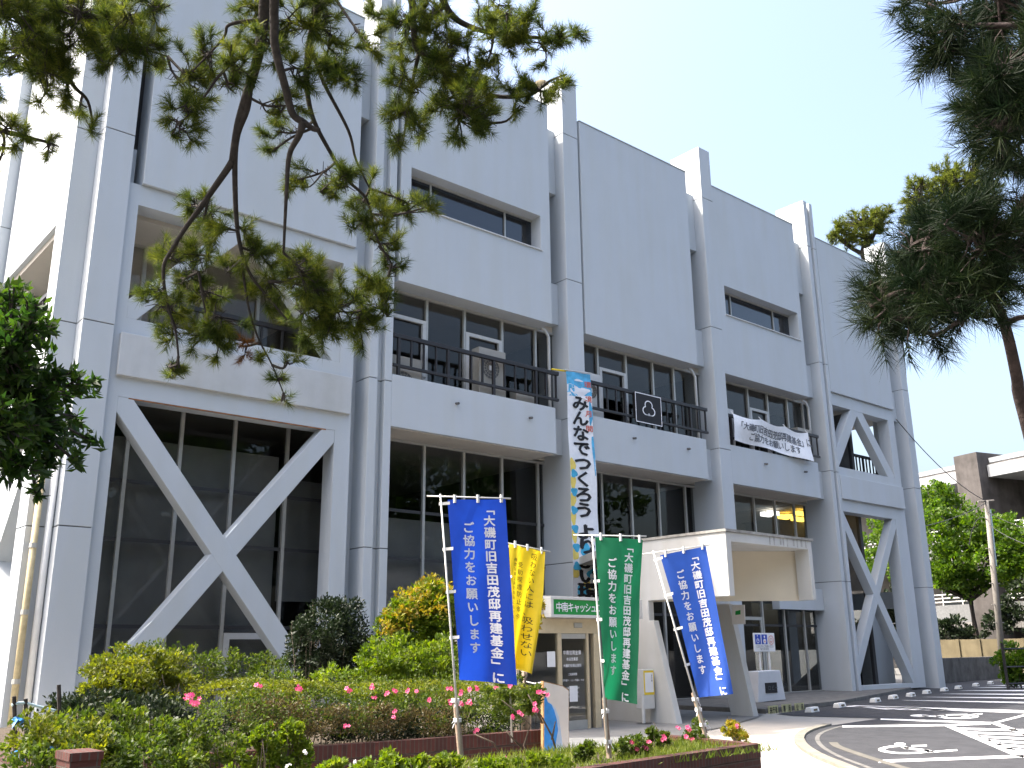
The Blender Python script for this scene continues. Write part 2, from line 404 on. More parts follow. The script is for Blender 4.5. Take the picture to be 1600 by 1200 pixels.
ribbon('gutter', smooth_line([(9.6, -8.35), (9.04, -8.78), (8.16, -9.70), (7.5, -10.45), (7.0, -11.1), (6.2, -12.6)], 4), 0, .13, -.107, -.103, 'kerb_line')
plinth_front = [(14.9, -3.45), (15.15, -3.3), (19.4, -2.72), (23.5, -1.5), (27.6, -.22), (31.4, 1.05), (36, 2.6)]
mb = MB(); mb.prism(plinth_front+[(36, 3.0), (31.2, 1.5), (30.9, 5.5), (14.9, 5.5)], 'z', -.12, -.01)
tag(mb.build('entrance_plinth', 'plinth', bevel=.012), kind='structure')

def mark(name, polys_px, z=-.1035):
    mb = MB()
    for poly in polys_px:
        P = [pz_(x, y, z) for x, y in poly]; mb.add(P, [tuple(range(len(P)))])
    return tag(mb.build(name, 'road_paint'), kind='structure')
def stroke(a, b, w0, w1=None):
    w1 = w1 or w0; return [(a[0], a[1]-w0), (b[0], b[1]-w1), (b[0], b[1]+w1), (a[0], a[1]+w0)]
mark('bay_line', [stroke((1373, 1189.5), (1640, 1180), 2.2, 2.0)])
mark('bay_line', [stroke((1316, 1135), (1480, 1133), 1.3, 1.3), stroke((1480, 1133), (1548, 1130.5), 1.3, 1.3)])
mark('bay_line', [stroke((1376, 1123.6), (1552, 1129.6), 1.0, 1.2)])
mark('bay_line', [[(1552, 1128.5), (1640, 1106), (1640, 1109), (1552, 1131)]])
mark('hatch_border', [[(1474, 1133.5), (1487, 1133), (1600, 1176), (1600, 1184), (1585, 1181)]])
mark('hatch_border', [[(1548, 1130), (1558, 1129), (1640, 1158), (1640, 1164)]])
mark('hatch_stripe', [[(1499+i*13.5, 1137+i*6), (1499+i*13.5+6, 1140.3+i*6), (1640, 1143.5+i*7.2), (1640, 1140.2+i*7.0)] for i in range(6)])
def arcpts(cx, cy, rx, ry, a0, a1, w, n=14):
    o = []; i_ = []
    for k in range(n+1):
        t = math.radians(a0+(a1-a0)*k/n); o.append((cx+rx*math.cos(t), cy+ry*math.sin(t))); i_.append((cx+(rx-w[0])*math.cos(t), cy+(ry-w[1])*math.sin(t)))
    return [[o[k], o[k+1], i_[k+1], i_[k]] for k in range(n)]
def circ(cx, cy, rx, ry, n=14): return [[(cx+rx*math.cos(2*math.pi*k/n), cy+ry*math.sin(2*math.pi*k/n)) for k in range(n)]]
mark('wheelchair_symbol', arcpts(1416, 1171, 44, 7.0, 20, 250, (11, 2.4))+circ(1406, 1162.5, 9, 2.2)+
     [[(1402, 1164), (1412, 1164.5), (1424, 1169.5), (1414, 1170.5)], stroke((1412, 1168), (1452, 1173), 1.5), [(1440, 1171), (1450, 1170.8), (1462, 1175.4), (1450, 1175.6)],
      stroke((1424, 1165.5), (1448, 1164.8), 1.1), [(1452, 1174), (1495, 1170.5), (1496, 1173), (1456, 1176)]])
mark('wheelchair_symbol', arcpts(1496, 1119.3, 34, 3.6, -30, 215, (9, 1.3))+circ(1437, 1118, 15, 1.7)+
     [stroke((1440, 1118), (1480, 1120.2), .9), stroke((1478, 1117), (1512, 1116.2), .8), [(1500, 1120), (1512, 1119.5), (1530, 1115.6), (1520, 1115.4)], stroke((1520, 1116), (1535, 1115.3), .9)])
mark('bay_line', [[(1460, 1107.5), (1640, 1113), (1640, 1115.5), (1432, 1108.5)]])
mark('hatch_border', [[(1316, 1104), (1336, 1102), (1640, 1111.2), (1640, 1113)]])
mark('hatch_stripe', [[(1330+i*20, 1103.4+i*.5), (1350+i*20, 1103.2+i*.5), (1400+i*22, 1108+i*.4), (1384+i*22, 1108.6+i*.4)] for i in range(5)])
for (x0, y0, y1) in [(1408, 1095, 1098.5), (1440, 1090, 1091), (1468, 1085, 1085.2), (1495, 1080, 1079), (1518, 1075.2, 1074), (1540, 1072, 1071), (1562, 1068.6, 1068)]:
    mark('bay_line', [[(x0, y0-1.0), (x0+8, y0-1.1), (1640, y1-1.3), (1640, y1+1.3)]])

# ------------------------------------------------------------------ the town hall
B = thing('town_hall', 'pale grey concrete office building with tall piers, X braced end bays and blank upper walls', 'building', (15, 0, -.1))
XP = [0, 6.055, 12.212, 18.471, 24.583, 30.468]
JOINTS = [-.11, 3.474, 7.2, 11.1, 15.565]
TOP = 17.4
def pier(rects, top=TOP, base=-.11):
    """rects: list of (x0,x1,y0,y1); split by shadow joints"""
    mb = MB(); zs = [base]+[z for z in JOINTS[1:] if z < top]+[top]; jb = MB()
    for (x0, x1, y0, y1) in rects:
        for a, b in zip(zs[:-1], zs[1:]):
            mb.box(x0, x1, y0, y1, a+(.011 if a != base else 0), b-(.011 if b != top else 0))
        jb.box(x0+.02, x1-.02, y0+.02, y1-.02, base, top-.05)
    p = mb.build('pier', 'concrete', B, bevel=.006); jb.build('joint', 'joint', p); return p
pier([(0, .56, 0, .9), (-.42, -.002, .36, .95)])
pier([(6.055, 6.275, 0, 1.2), (6.277, 6.463, .16, 1.19), (6.465, 6.655, 0.004, 1.2)])
pier([(12.212, 12.80, 0, 1.2)])
pier([(18.471, 19.03, 0, 1.2)])
pier([(24.583, 24.80, 0, 1.2), (24.802, 24.978, .16, 1.19), (24.98, 25.16, .004, 1.2)])
pier([(30.468, 30.93, 0, .9), (30.932, 31.1, .5, .9)])
for Y in (6.1, 12.2): pier([(-.42, .5, Y, Y+.55)])
# upper wall panels
def wall_panel(x0, x1, z0, z1, slot=None, y0=.012, y1=.6, name='upper_wall'):
    mb = MB()
    if not slot: mb.box(x0, x1, y0, y1, z0, z1); return mb.build(name, 'concrete', B, bevel=.01)
    a, b, c, d = slot
    mb.prism([(x0, z0), (x1, z0), (x1, c), (x0, c)], 'y', y0, y1); mb.prism([(x0, d), (x1, d), (x1, z1), (x0, z1)], 'y', y0, y1)
    mb.prism([(x0, c), (a, c), (a, d), (x0, d)], 'y', y0+.0, y1); mb.prism([(b, c), (x1, c), (x1, d), (b, d)], 'y', y0+.0, y1)
    m2 = bmesh.new()
    o = mb.build(name, 'concrete', B)
    m2.from_mesh(o.data); bmesh.ops.remove_doubles(m2, verts=m2.verts, dist=.0005); bmesh.ops.dissolve_limit(m2, angle_limit=.01, verts=m2.verts, edges=m2.edges); m2.to_mesh(o.data); m2.free()
    return o
wall_panel(.81, 5.62, 10.17, 16.2)
SLOT2, SLOT4 = (7.07, 11.30, 11.66, 12.69), (19.33, 23.50, 11.66, 12.69)
wall_panel(6.78, 11.64, 9.67, 16.2, SLOT2)
wall_panel(12.90, 17.70, 9.67, 16.2)
wall_panel(19.04, 23.73, 9.67, 16.15, SLOT4)
wall_panel(25.20, 29.62, 10.13, 16.05)
# thin metal flashing along the panel tops
for (a, b, z) in [(.74, 5.62, 16.2), (6.78, 11.64, 16.2), (12.9, 17.7, 16.2), (19.04, 23.73, 16.15), (25.2, 29.62, 16.05)]:
    MB().box(a-.01, b+.01, -.004, .62, z+.001, z+.03).build('flashing', 'alu', B)
# connecting beams between piers and panels, set back
def beams(x0, x1):
    MB().box(x0, x1, .36, .8, 13.75, 15.75).build('connecting_beam', 'concrete', B, bevel=.008)
    MB().box(x0, x1, .36, .8, 9.85, 11.02).build('connecting_beam', 'concrete', B, bevel=.008)
for x0, x1 in [(.562, .738), (5.622, 6.053), (11.642, 12.21), (17.702, 18.469), (23.732, 24.58), (29.622, 30.466), (12.802, 12.898)]:
    beams(x0, x1)
MB().box(6.657, 6.778, .3, .7, 9.7, 15.8).build('connecting_beam', 'concrete', B)
# building body behind (roof deck, upper storey side and back walls, dark rooms)
MB().box(.05, 30.6, .62, 13.2, 15.2, 15.62).build('roof', 'bg_concrete', B)
MB().box(.05, 30.5, 13.2, 13.5, -.1, 15.6).build('back_wall', 'concrete', B)
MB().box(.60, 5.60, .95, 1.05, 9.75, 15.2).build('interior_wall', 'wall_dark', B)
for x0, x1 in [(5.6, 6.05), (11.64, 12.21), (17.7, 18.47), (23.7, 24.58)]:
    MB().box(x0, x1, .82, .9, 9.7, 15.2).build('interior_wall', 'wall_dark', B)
# narrow windows in the slots beside the first panel
w = MB().box(.60, .735, .80, .84, 11.15, 13.74).build('window', 'glass_blue', B)
MB().box(.60, .735, .76, .80, 12.4, 12.47).build('frame', 'alu', w)
# floor slabs
MB().box(.6, 25.0, .62, 9, 9.68, 9.95).build('ceiling', 'soffit', B)
for (x0, x1) in [(6.60, 11.82), (12.70, 17.88), (19.04, 23.86)]:
    MB().box(x0, x1, .62, 1.3, 9.672, 10.0).build('soffit', 'soffit', B)
MB().box(6.06, 24.6, 1.02, 9, 6.22, 6.5).build('ceiling', 'soffit', B)
MB().box(.6, 6.05, 1.3, 9, 6.2, 6.5).build('ceiling', 'soffit', B)
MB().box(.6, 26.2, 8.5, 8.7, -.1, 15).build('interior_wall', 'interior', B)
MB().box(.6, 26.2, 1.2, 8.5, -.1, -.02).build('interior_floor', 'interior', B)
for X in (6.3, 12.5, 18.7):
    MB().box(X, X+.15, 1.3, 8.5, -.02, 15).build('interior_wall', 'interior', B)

# parapets (balcony fronts) with soffit, old drip stains
def parapet(x0, x1, xe):
    o = MB().prism([(0.006, 6.17), (0.006, 7.38), (.14, 7.38), (.14, 6.62), (1.02, 6.62), (1.02, 6.17)], 'x', x0, x1).build('balcony_parapet', 'concrete', B, bevel=.012)
    MB().box(x0, x1-.02, .10, 1.0, 6.155, 6.1695).build('soffit', 'soffit', o)
    MB().box(x1+.001, xe, .34, .6, 6.25, 7.2).build('connecting_beam', 'concrete', B)
    for fx in (.36, .82):
        X = x0+(x1-x0)*fx
        MB().tube([(X, .02, 6.98), (X, -.10, 6.96)], .032, 8).build('drain_spout', 'ac_dark', o)
    return o
parapet(6.656, 11.69, 12.21); parapet(12.802, 17.86, 18.47); parapet(19.032, 23.86, 24.58)

# balcony railings
def railing(x0, x1, n, y=.07, z0=7.40, z1=8.38, rail=.045, zlow=7.62):
    mb = MB(); mb.box(x0, x1, y-rail, y+rail, z1-.10, z1); mb.box(x0, x1, y-rail*.8, y+rail*.8, zlow-.035, zlow+.035)
    r = mb.build('railing', 'rail', B, bevel=.008)
    for i in range(n):
        X = x0+.16+(x1-x0-.24)*i/(n-1); w_ = .022 if i % 4 else .034
        MB().box(X-w_, X+w_, y-w_, y+w_, z0 if i % 4 == 0 else zlow+.03, z1-.09).build('baluster', 'rail', r)
    return r
railing(6.70, 11.86, 15); railing(12.84, 18.05, 15); railing(19.06, 24.12, 15)

# glazing
def glazing(name, x0, x1, z0, z1, y, mulls, trans=(), glass='glass', fr='alu', mw=.035, dep=.07, doors=(), dark=False):
    f = MB(); f.box(x0, x1, y-dep, y-.005, z1-.06, z1); f.box(x0, x1, y-dep, y-.005, z0, z0+.06)
    for m_ in mulls: f.box(m_-mw, m_+mw, y-dep-.002, y-.003, z0+.062, z1-.062)
    w_ = f.build(name, fr, B)
    xs = [x0]+list(mulls)+[x1]
    for a, b in zip(xs[:-1], xs[1:]):
        MB().box(a+.005, b-.005, y, y+.012, z0+.02, z1-.02).build('pane', glass, w_)
    for t in trans: MB().box(x0, x1, y-.03, y-.004, t-.035, t+.035).build('transom', 'mullion_dark', w_)
    for (a, b, zt) in doors:
        d = MB(); d.box(a, b, y-.085, y-.008, zt-.09, zt); d.box(b-.10, b-.0, y-.086, y-.009, z0, zt-.092); d.box(a, a+.10, y-.086, y-.009, z0, zt-.092)
        dd = d.build('balcony_door', 'alu_white', w_)
        MB().tube([(b-.05, y-.10, z0+1.0), (b-.05, y-.16, z0+1.0), (b-.17, y-.16, z0+1.0)], .018, 6).build('handle', 'alu', dd)
    return w_
glazing('window', 6.62, 12.2, -.05, 6.17, 1.10, [7.1, 8.31, 9.51, 10.74, 11.98], [1.9, 3.40, 4.50])
glazing('window', 12.80, 18.46, -.05, 6.17, 1.10, [13.3, 14.38, 15.59, 16.79, 18.01], [2.3])
glazing('window', 19.03, 24.57, -.05, 6.17, 1.10, [20.2, 21.5, 22.67, 23.8], [2.05, 3.9])
glazing('window', 6.62, 12.2, 6.62, 9.67, .62, [7.98, 9.14, 10.37, 11.53], doors=[(6.9, 7.95, 9.06), (9.17, 10.34, 9.06)])
glazing('window', 12.80, 18.46, 6.62, 9.67, .62, [13.89, 15.06, 16.23, 17.19], doors=[(13.93, 15.03, 9.04)])
glazing('window', 19.03, 24.57, 6.62, 9.67, .62, [20.93, 22.03, 23.19, 24.14], doors=[(20.97, 22.0, 8.98)])
for (a, b, c, d), ml in ((SLOT2, (7.9, 10.33)), (SLOT4, (20.1, 22.5))):
    w = glazing('slot_window', a, b, c, d, .40, ml, glass='glass_blue', mw=.02, dep=.04)
    MB().box(a-.03, b+.03, -.03, .38, c+.001, c+.03).build('sill', 'alu_white', w)
    MB().box(a-.2, b+.2, .7, .75, c-.3, d+.3).build('grey_sheet', 'interior', w)
# dark joint line of the panel beside the first slot, white down pipes on the balconies
for X, yb in ((11.86, .40), (18.02, .40), (24.22, .40)):
    mb = MB().tube([(X, yb, 6.62), (X, yb, 9.45), (X-.1, yb+.02, 9.62), (X-.22, yb+.04, 9.68)], .045, 10); mb.build('down_pipe', 'alu_white', B, smooth=True)
# ceiling lamps seen through the bay beside the entrance
MB().box(24.61, 27.3, 1.02, 9, 6.2, 6.29).build('ceiling', 'soffit', B)
for px, py, m_, ln in ((1254, 803, 'lamp_yellow', .75), (1251, 812, 'lamp_yellow', 1.1), (1224, 808, 'lamp_yellow', .5), (1232, 807, 'lamp_yellow', .22), (1208, 802, 'lamp_white', .55), (1197, 804, 'lamp_white', .5), (1112, 786, 'lamp_white', .6)):
    c = pz_(px, py, 6.04); MB().box(c[0]-ln/2, c[0]+ln/2, c[1]-.08, c[1]+.08, 5.97, 6.12).build('ceiling_light', m_, B)

# ---- braced end bays
def truss(x0, x1, z0, z1, ox0, ox1, oz0, oz1, bars, y0, y1, name='brace_frame'):
    """frame with an opening (ox0..oz1) and diagonal bars ((xa,za),(xb,zb),half width)"""
    mb = MB()
    mb.box(x0, ox0, y0, y1, z0, z1); mb.box(ox1, x1, y0, y1, z0, z1)
    mb.box(ox0, ox1, y0, y1, oz1, z1)
    if oz0 > z0: mb.box(ox0, ox1, y0, y1, z0, oz0)
    f = mb.build(name, 'concrete', B)
    m2 = bmesh.new(); m2.from_mesh(f.data); bmesh.ops.remove_doubles(m2, verts=m2.verts, dist=.0005); m2.to_mesh(f.data); m2.free()
    for i, (a, b, h) in enumerate(bars):
        a = np.array(a, float); b = np.array(b, float); d = (b-a)/np.linalg.norm(b-a); q = np.array([-d[1], d[0]])*h
        e = .004*(i+1)
        # clip the bar to the opening so that its end faces butt against the frame
        P = clip_poly([a+q-d*2, a-q-d*2, b-q+d*2, b+q+d*2], ox0-.002, ox1+.002, oz0-.002, oz1+.002)
        MB().prism(P, 'y', y0+e, y1-.12-e).build('brace', 'concrete', f, bevel=.01)
    return f
def clip_poly(P, x0, x1, z0, z1):
    P = [tuple(p) for p in P]
    for ax, lim, sg in ((0, x0, 1), (0, x1, -1), (1, z0, 1), (1, z1, -1)):
        out = []
        for i in range(len(P)):
            p, q = P[i], P[(i+1) % len(P)]; ip = sg*(p[ax]-lim) >= 0; iq = sg*(q[ax]-lim) >= 0
            if ip: out.append(p)
            if ip != iq:
                t = (lim-p[ax])/(q[ax]-p[ax]); out.append(tuple(p[k]+t*(q[k]-p[k]) for k in (0, 1)))
        P = out
    return P
Y0, Y1 = .10, .55
# first bay
truss(.562, 5.70, 6.9, 10.16, .79, 5.36, 7.42, 9.74, [((.50, 7.18), (2.85, 9.785), .19), ((3.30, 9.785), (5.65, 7.18), .19)], Y0, Y1)
MB().box(.70, 5.63, .0, .5, 6.28, 7.10).build('spandrel_band', 'concrete_old', B, bevel=.012)
truss(.562, 5.69, -.11, 6.9, .79, 5.31, .05, 5.90, [((.66, 6.08), (5.38, .28), .195), ((5.42, 6.08), (.70, .28), .195)], Y0+.002, Y1-.002)
MB().box(5.60, 6.053, .56, .94, -.1, 9.84).build('recess_wall', 'concrete', B)
MB().box(29.5, 30.466, .72, .89, -.03, 9.84).build('recess_wall', 'concrete', B)
MB().box(.98, 5.10, .104, .13, 5.875, 5.899).build('rust_stain', 'rust', B)
glazing('window', .60, 6.04, -.05, 6.15, 1.25, [1.05, 1.41, 2.45, 3.58, 4.80], [1.85, 3.45, 4.56])
glazing('window', .60, 6.04, 6.62, 9.7, 1.9, [1.0, 1.6, 2.9, 4.2, 5.3], [])
MB().box(.80, 5.35, .62, .72, 6.5, 7.5).build('balcony_floor', 'concrete', B)
railing(.80, 5.35, 10, y=.8, z0=7.0, z1=8.2, zlow=7.5)
MB().box(.75, 4.72, 1.42, 1.44, .0, 5.45).build('grey_sheet', 'reflection_grey', B)  # pale sheets added behind the glass to imitate its grey reflections
MB().box(4.86, 5.9, 1.5, 1.52, 2.4, 5.0).build('grey_sheet', 'reflection_grey', B)
MB().box(6.7, 9.4, 1.30, 1.32, .0, 4.35).build('grey_sheet', 'reflection_grey', B)
d = MB(); d.box(3.62, 4.75, 1.15, 1.2, 1.62, 1.74); d.box(3.62, 3.74, 1.15, 1.2, 0, 1.62); d.box(4.64, 4.75, 1.15, 1.2, 0, 1.62); d.build('side_door', 'alu_white', B)
# last bay, open to the side
truss(25.162, 29.66, 6.9, 10.12, 25.22, 29.20, 7.44, 9.68, [((24.9, 7.2), (26.95, 9.85), .215), ((26.95, 9.85), (29.25, 7.15), .215)], Y0, Y1)
MB().box(25.2, 29.55, .0, .5, 6.30, 7.12).build('spandrel_band', 'concrete', B, bevel=.012)
truss(25.162, 29.65, -.04, 6.9, 25.22, 28.88, .12, 5.88, [((25.02, 6.0), (28.90, .25), .175), ((28.98, 6.0), (24.98, .25), .175)], Y0+.002, Y1-.002)
MB().box(25.2, 30.4, .56, 6.0, 6.3, 6.85).build('balcony_floor', 'concrete', B)
MB().box(25.2, 30.4, .61, 6.0, 9.85, 10.1).build('ceiling', 'soffit', B)
MB().box(26.4, 30.5, .61, 6.0, 10.1, 15.19).build('upper_wall', 'concrete', B)
pier([(29.9, 30.45, 5.7, 6.2)], 16)
MB().box(25.9, 29.9, 5.75, 6.1, 3.1, 3.75).build('connecting_beam', 'concrete', B)
MB().box(29.95, 30.4, .92, 5.69, 2.75, 3.35).build('connecting_beam', 'concrete', B)
w = MB().box(27.35, 27.42, .8, 8.5, -.05, 3.2).build('window', 'glass', B)
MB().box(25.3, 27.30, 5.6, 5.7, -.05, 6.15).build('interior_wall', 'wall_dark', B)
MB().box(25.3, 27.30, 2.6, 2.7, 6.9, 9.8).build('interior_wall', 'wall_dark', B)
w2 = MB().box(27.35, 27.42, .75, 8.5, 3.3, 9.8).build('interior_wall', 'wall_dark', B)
MB().box(27.30, 27.48, .68, .79, -.05, 9.8).build('mullion', 'mullion_dark', w2)
for i in range(4): MB().box(27.28, 27.345, 1.0+i*.4, 1.3+i*.4, 4.3, 5.5).build('notice', 'grey_sheet', w2)
mb = MB(); mb.prism([(1.2, .0), (4.6, .0), (1.2, 2.6)], 'x', 28.3, 29.6); mb.build('outside_stair', 'concrete', B)
railing(27.45, 30.3, 12, y=.95, z0=6.85, z1=8.36, zlow=7.62)
r = MB().box(30.3, 30.36, .9, 5.6, 7.85, 7.95).build('railing', 'rail', B)
for i in range(12): MB().box(30.31, 30.35, 1.0+i*.4, 1.04+i*.4, 6.85, 7.85).build('baluster', 'rail', r)
mb = MB(); mb.box(27.0, 30.3, 1.6, 1.65, 1.15, 1.2)
rr = mb.build('railing', 'rail', B)
for i in range(4): MB().box(27.0+i*1.0, 27.04+i*1.0, 1.6, 1.65, 0, 1.15).build('baluster', 'rail', rr)

# ---- left side of the building (grazing view)
for (ya, yb) in ((1.1, 6.0), (6.75, 12.1)):
    MB().box(-.2, .3, ya, yb, 9.67, 16.2).build('side_wall', 'concrete', B, bevel=.01)
    MB().box(-.2, .2, ya, yb, 6.2, 7.38).build('balcony_parapet', 'concrete', B, bevel=.01)
    MB().box(-.1, .8, ya, yb, 9.55, 9.668).build('soffit', 'soffit', B)
    w = MB().box(.80, .84, ya, yb, 6.5, 9.5).build('window', 'glass', B)
    mb = MB(); mb.box(-.12, -.05, ya, yb, 8.28, 8.36); mb.box(-.11, -.06, ya, yb, 7.5, 7.56); q = mb.build('railing', 'rail', B)
    for i in range(12): MB().box(-.10, -.06, ya+.2+i*.42, ya+.24+i*.42, 7.56, 8.28).build('baluster', 'rail', q)
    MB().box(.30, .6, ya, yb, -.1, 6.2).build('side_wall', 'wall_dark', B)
    L = yb-ya
    m1 = MB()
    for (p, q) in (((ya, 6.0), (yb, .2)), ((yb, 6.0), (ya, .2))):
        p = np.array(p); q = np.array(q); dd = (q-p)/np.linalg.norm(q-p); nn = np.array([-dd[1], dd[0]])*.22
        m1.prism([tuple(v) for v in (p+nn, p-nn, q-nn, q+nn)], 'x', -.2+.003*len(m1.v)/8, .2)
    m1.build('brace', 'concrete', B)
MB().box(.3, .6, 1.1, 12.1, 6.2, 6.6).build('side_wall', 'concrete', B)
p = MB().tube([(-.28, .27, -.1), (-.28, .27, 4.35)], .055, 10); pp = p.build('down_pipe', 'pipe_tan', B, smooth=True)
for z in (.9, 2.0, 3.1, 4.1): MB().tube([(-.28, .27, z), (-.28, .27, z+.08)], .07, 10).build('clamp', 'alu', pp)
MB().tube([(-.07, .29, -.1), (-.07, .29, 5.2)], .06, 10).build('down_pipe', 'white_paint', B, smooth=True)
# rooftop: dish lamp behind the second panel, thin rail
t = thing('roof_ventilator', 'small round pale green ventilator dish on the flat roof beside the third pier', 'ventilator', (11.35, .9, 16.2))
c0 = py_(846, 138, 1.0)
MB().tube([c0+(0, 0, -1.2), c0], .05, 8).build('stand', 'bg_concrete', t)
mb = MB(); n = 18
prof = [(.02, .14), (.18, .11), (.26, .0), (.24, -.02), (.0, .06)]
dv = nrm(CAM-c0+np.array([-4, 0, 0])); a_ = nrm(np.cross(dv, [0, 0, 1.])); b2 = np.cross(a_, dv)
rings = [[c0+a_*(r_*math.cos(2*math.pi*k/n))+b2*(r_*math.sin(2*math.pi*k/n))+dv*h_ for k in range(n)] for r_, h_ in prof]
mb.add([v for q in rings for v in q], [(i*n+k, i*n+(k+1) % n, (i+1)*n+(k+1) % n, (i+1)*n+k) for i in range(4) for k in range(n)])
mb.build('dish', 'tan_wall', t, smooth=True)

# ------------------------------------------------------------------ entrance porch (part of the building)
CT = 3.60; CB = 2.34; CF = -5.62; CX0, CX1 = 10.95, 14.0
pw = MB().prism([(-2.1, CT), (CF, CT), (CF, CB), (-3.50, CB), (-3.50, 1.93), (-3.62, 1.93), (-4.12, -.12), (-2.1, -.12)], 'x', CX0, CX0+.17).build('porch_wall', 'canopy_paint', B, bevel=.01)
MB().prism([(-2.9, CB), (-3.45, CB), (-3.92, -.12), (-3.30, -.12)], 'x', 13.79, 13.97).build('porch_wall', 'canopy_paint', B, bevel=.01)
can = MB().prism([(CX0+.171, CF), (CX1-.141, CF), (CX1-.141, .9), (12.9, .9), (CX0+.171, -2.1)], 'z', CT-.19, CT).build('canopy', 'canopy_paint', B, bevel=.01)
MB().prism([(CX1-.14, CF), (CX1, CF), (CX1, CF+.35), (CX1-.14, CF+.35)], 'z', CB, CT).build('canopy_cheek', 'canopy_paint', can, bevel=.01)
MB().prism([(CX0+.172, -3.3), (CX1-.005, CF+.352), (CX1-.005, CF+.45), (CX0+.30, -3.2), (CX0+.172, -3.2)], 'z', CB, CT-.191).build('canopy_back', 'canopy_inner', can)
MB().prism([(CX0+.3, -3.19), (CX1, CF+.46), (CX1, 0), (13.2, 0), (CX0+.3, -2.15)], 'z', CB+.15, CT-.192).build('porch_ceiling', 'canopy_inner', can)
capm = MB(); capm.box(CX0-.03, CX1+.03, CF-.03, CF+.12, CT+.001, CT+.055); capm.box(CX0-.03, CX0+.12, CF+.122, -2.08, CT+.001, CT+.055); capm.box(CX1-.12, CX1+.03, CF+.122, 0, CT+.001, CT+.055)
capm.build('cap', 'cap_stain', can)
mb = MB(); random.seed(4)
for i in range(9):
    x = 12.45+i*.16+random.uniform(-.04, .04); w_ = random.uniform(.03, .07); mb.box(x, x+w_, CF-.004, CF+.01, CT-.19+random.uniform(0, .05), CT)
mb.build('water_stain', 'stain_pale', can)
# dark entrance fittings: inner wall, glass doors
MB().box(11.13, 13.78, -.6, -.5, -.1, CB+.1).build('entrance_wall', 'wall_dark', B)
MB().box(11.2, 12.6, -1.2, -.7, -.1, .9).build('entrance_counter', 'wall_dark', B)
d = MB(); d.box(20.3, 21.4, 1.0, 1.04, 2.2, 2.3); d.box(20.3, 20.4, 1.0, 1.04, 0, 2.2); d.box(21.3, 21.4, 1.0, 1.04, 0, 2.2); d.build('entrance_door', 'alu', B)
MB().box(22.0, 24.55, .72, 1.0, 2.55, 3.25).build('entrance_beam', 'concrete', B)
n_ = thing('evacuation_notice', 'small white notice with a green square fixed to the right porch wall', 'notice', (13.7, -3.6, 1.9))
A = [px_(x, y, 13.77) for x, y in ((1143, 945), (1163, 945), (1164, 975), (1144, 976))]
mb = MB(); mb.add(A+[v+np.array([.02, 0, 0]) for v in A], [(0, 1, 2, 3), (7, 6, 5, 4), (0, 4, 5, 1), (1, 5, 6, 2), (2, 6, 7, 3), (3, 7, 4, 0)]); mb.build('panel', 'notice_paper', n_)
A = [px_(x, y, 13.765) for x, y in ((1149, 955), (1157, 953), (1157, 960), (1149, 961))]
mb = MB(); mb.add(A, [(0, 1, 2, 3)]); mb.build('symbol', 'sign_green', n_)

# ------------------------------------------------------------------ cash booth in front of the hall
cb = thing('cash_booth', 'low cash machine booth with beige metal frame and glass sliding doors left of the porch', 'booth', (8.6, -3, -.1))
FY = -3.6; bx0, bx1 = 7.15, 9.32
mb = MB(); mb.box(bx0, bx1, FY+.02, -.8, 1.72, 2.36); mb.box(bx1-.03, bx1, FY+.1, -.8, -.11, 1.72); mb.box(bx0, bx0+.03, FY+.1, -.8, -.11, 1.72); mb.box(bx0+.03, bx1-.03, -.83, -.8, -.11, 1.72)
mb.build('booth_body', 'soffit', cb)
MB().box(bx0, bx1, FY, FY+.019, 1.66, 1.93).build('lintel', 'alu_gold', cb)
lv = MB(); a = py_(896, 973, FY); b = py_(909, 981, FY); lv.box(a[0], b[0], FY-.02, FY-.001, b[2], a[2]); lv.build('wall_lamp', 'alu', cb, bevel=.01)
for (xa, xb) in ((bx0, bx0+.06), (8.20, 8.30), (8.97, 9.03), (9.17, bx1)): MB().box(xa, xb, FY-.004, FY+.09, -.11, 1.658).build('door_post', 'alu_gold', cb, bevel=.006)
dr = MB(); dr.box(8.301, 8.969, FY+.02, FY+.06, -.10, .06)
door = dr.build('sliding_door', 'alu', cb)
MB().box(8.301, 8.969, FY+.02, FY+.06, 1.56, 1.656).build('rail', 'alu', door)
MB().box(8.30, 8.97, FY+.035, FY+.045, .06, 1.56).build('pane', 'glass_clear', door)
MB().box(bx0+.06, 8.20, FY+.035, FY+.045, -.1, 1.656).build('side_pane', 'glass_clear', cb)
MB().box(bx0+.03, bx1-.03, -1.6, -1.5, -.1, 1.7).build('inner_wall', 'booth_inner', cb)
def flat(y): return lambda a, b: np.array([a, y, -b])
for ln, z, h, n0 in (('中南信用金庫', 1.30, .088, 8.60), ('本店営業部', 1.18, .068, 8.60), ('大磯町役場出張所', 1.06, .066, 8.60), ('ご利用時間', .90, .052, 8.60), ('平日午前9:00～午後6:00', .79, .048, 8.60), ('土曜、日曜・祝日及び', .65, .042, 8.60), ('大磯町役場の休日は、', .57, .042, 8.60), ('休ませていただきます。', .49, .042, 8.60)):
    txt = MB(); w_ = h*(.92 if len(ln) < 9 else .85); put_row(txt, ln, n0-w_*(len(ln)-1)/2, -z, w_, w_, h, flat(FY+.03), .012); txt.build('door_lettering', 'white_ink', door)
for (p0, p1) in (((855, 1018), (868, 1042)), ((890, 1072), (903, 1096))):
    a = py_(*p0, FY+.01); b = py_(*p1, FY+.01)
    MB().box(a[0], b[0], FY+.012, FY+.018, b[2], a[2]).build('paper_notice', 'notice_paper', cb)
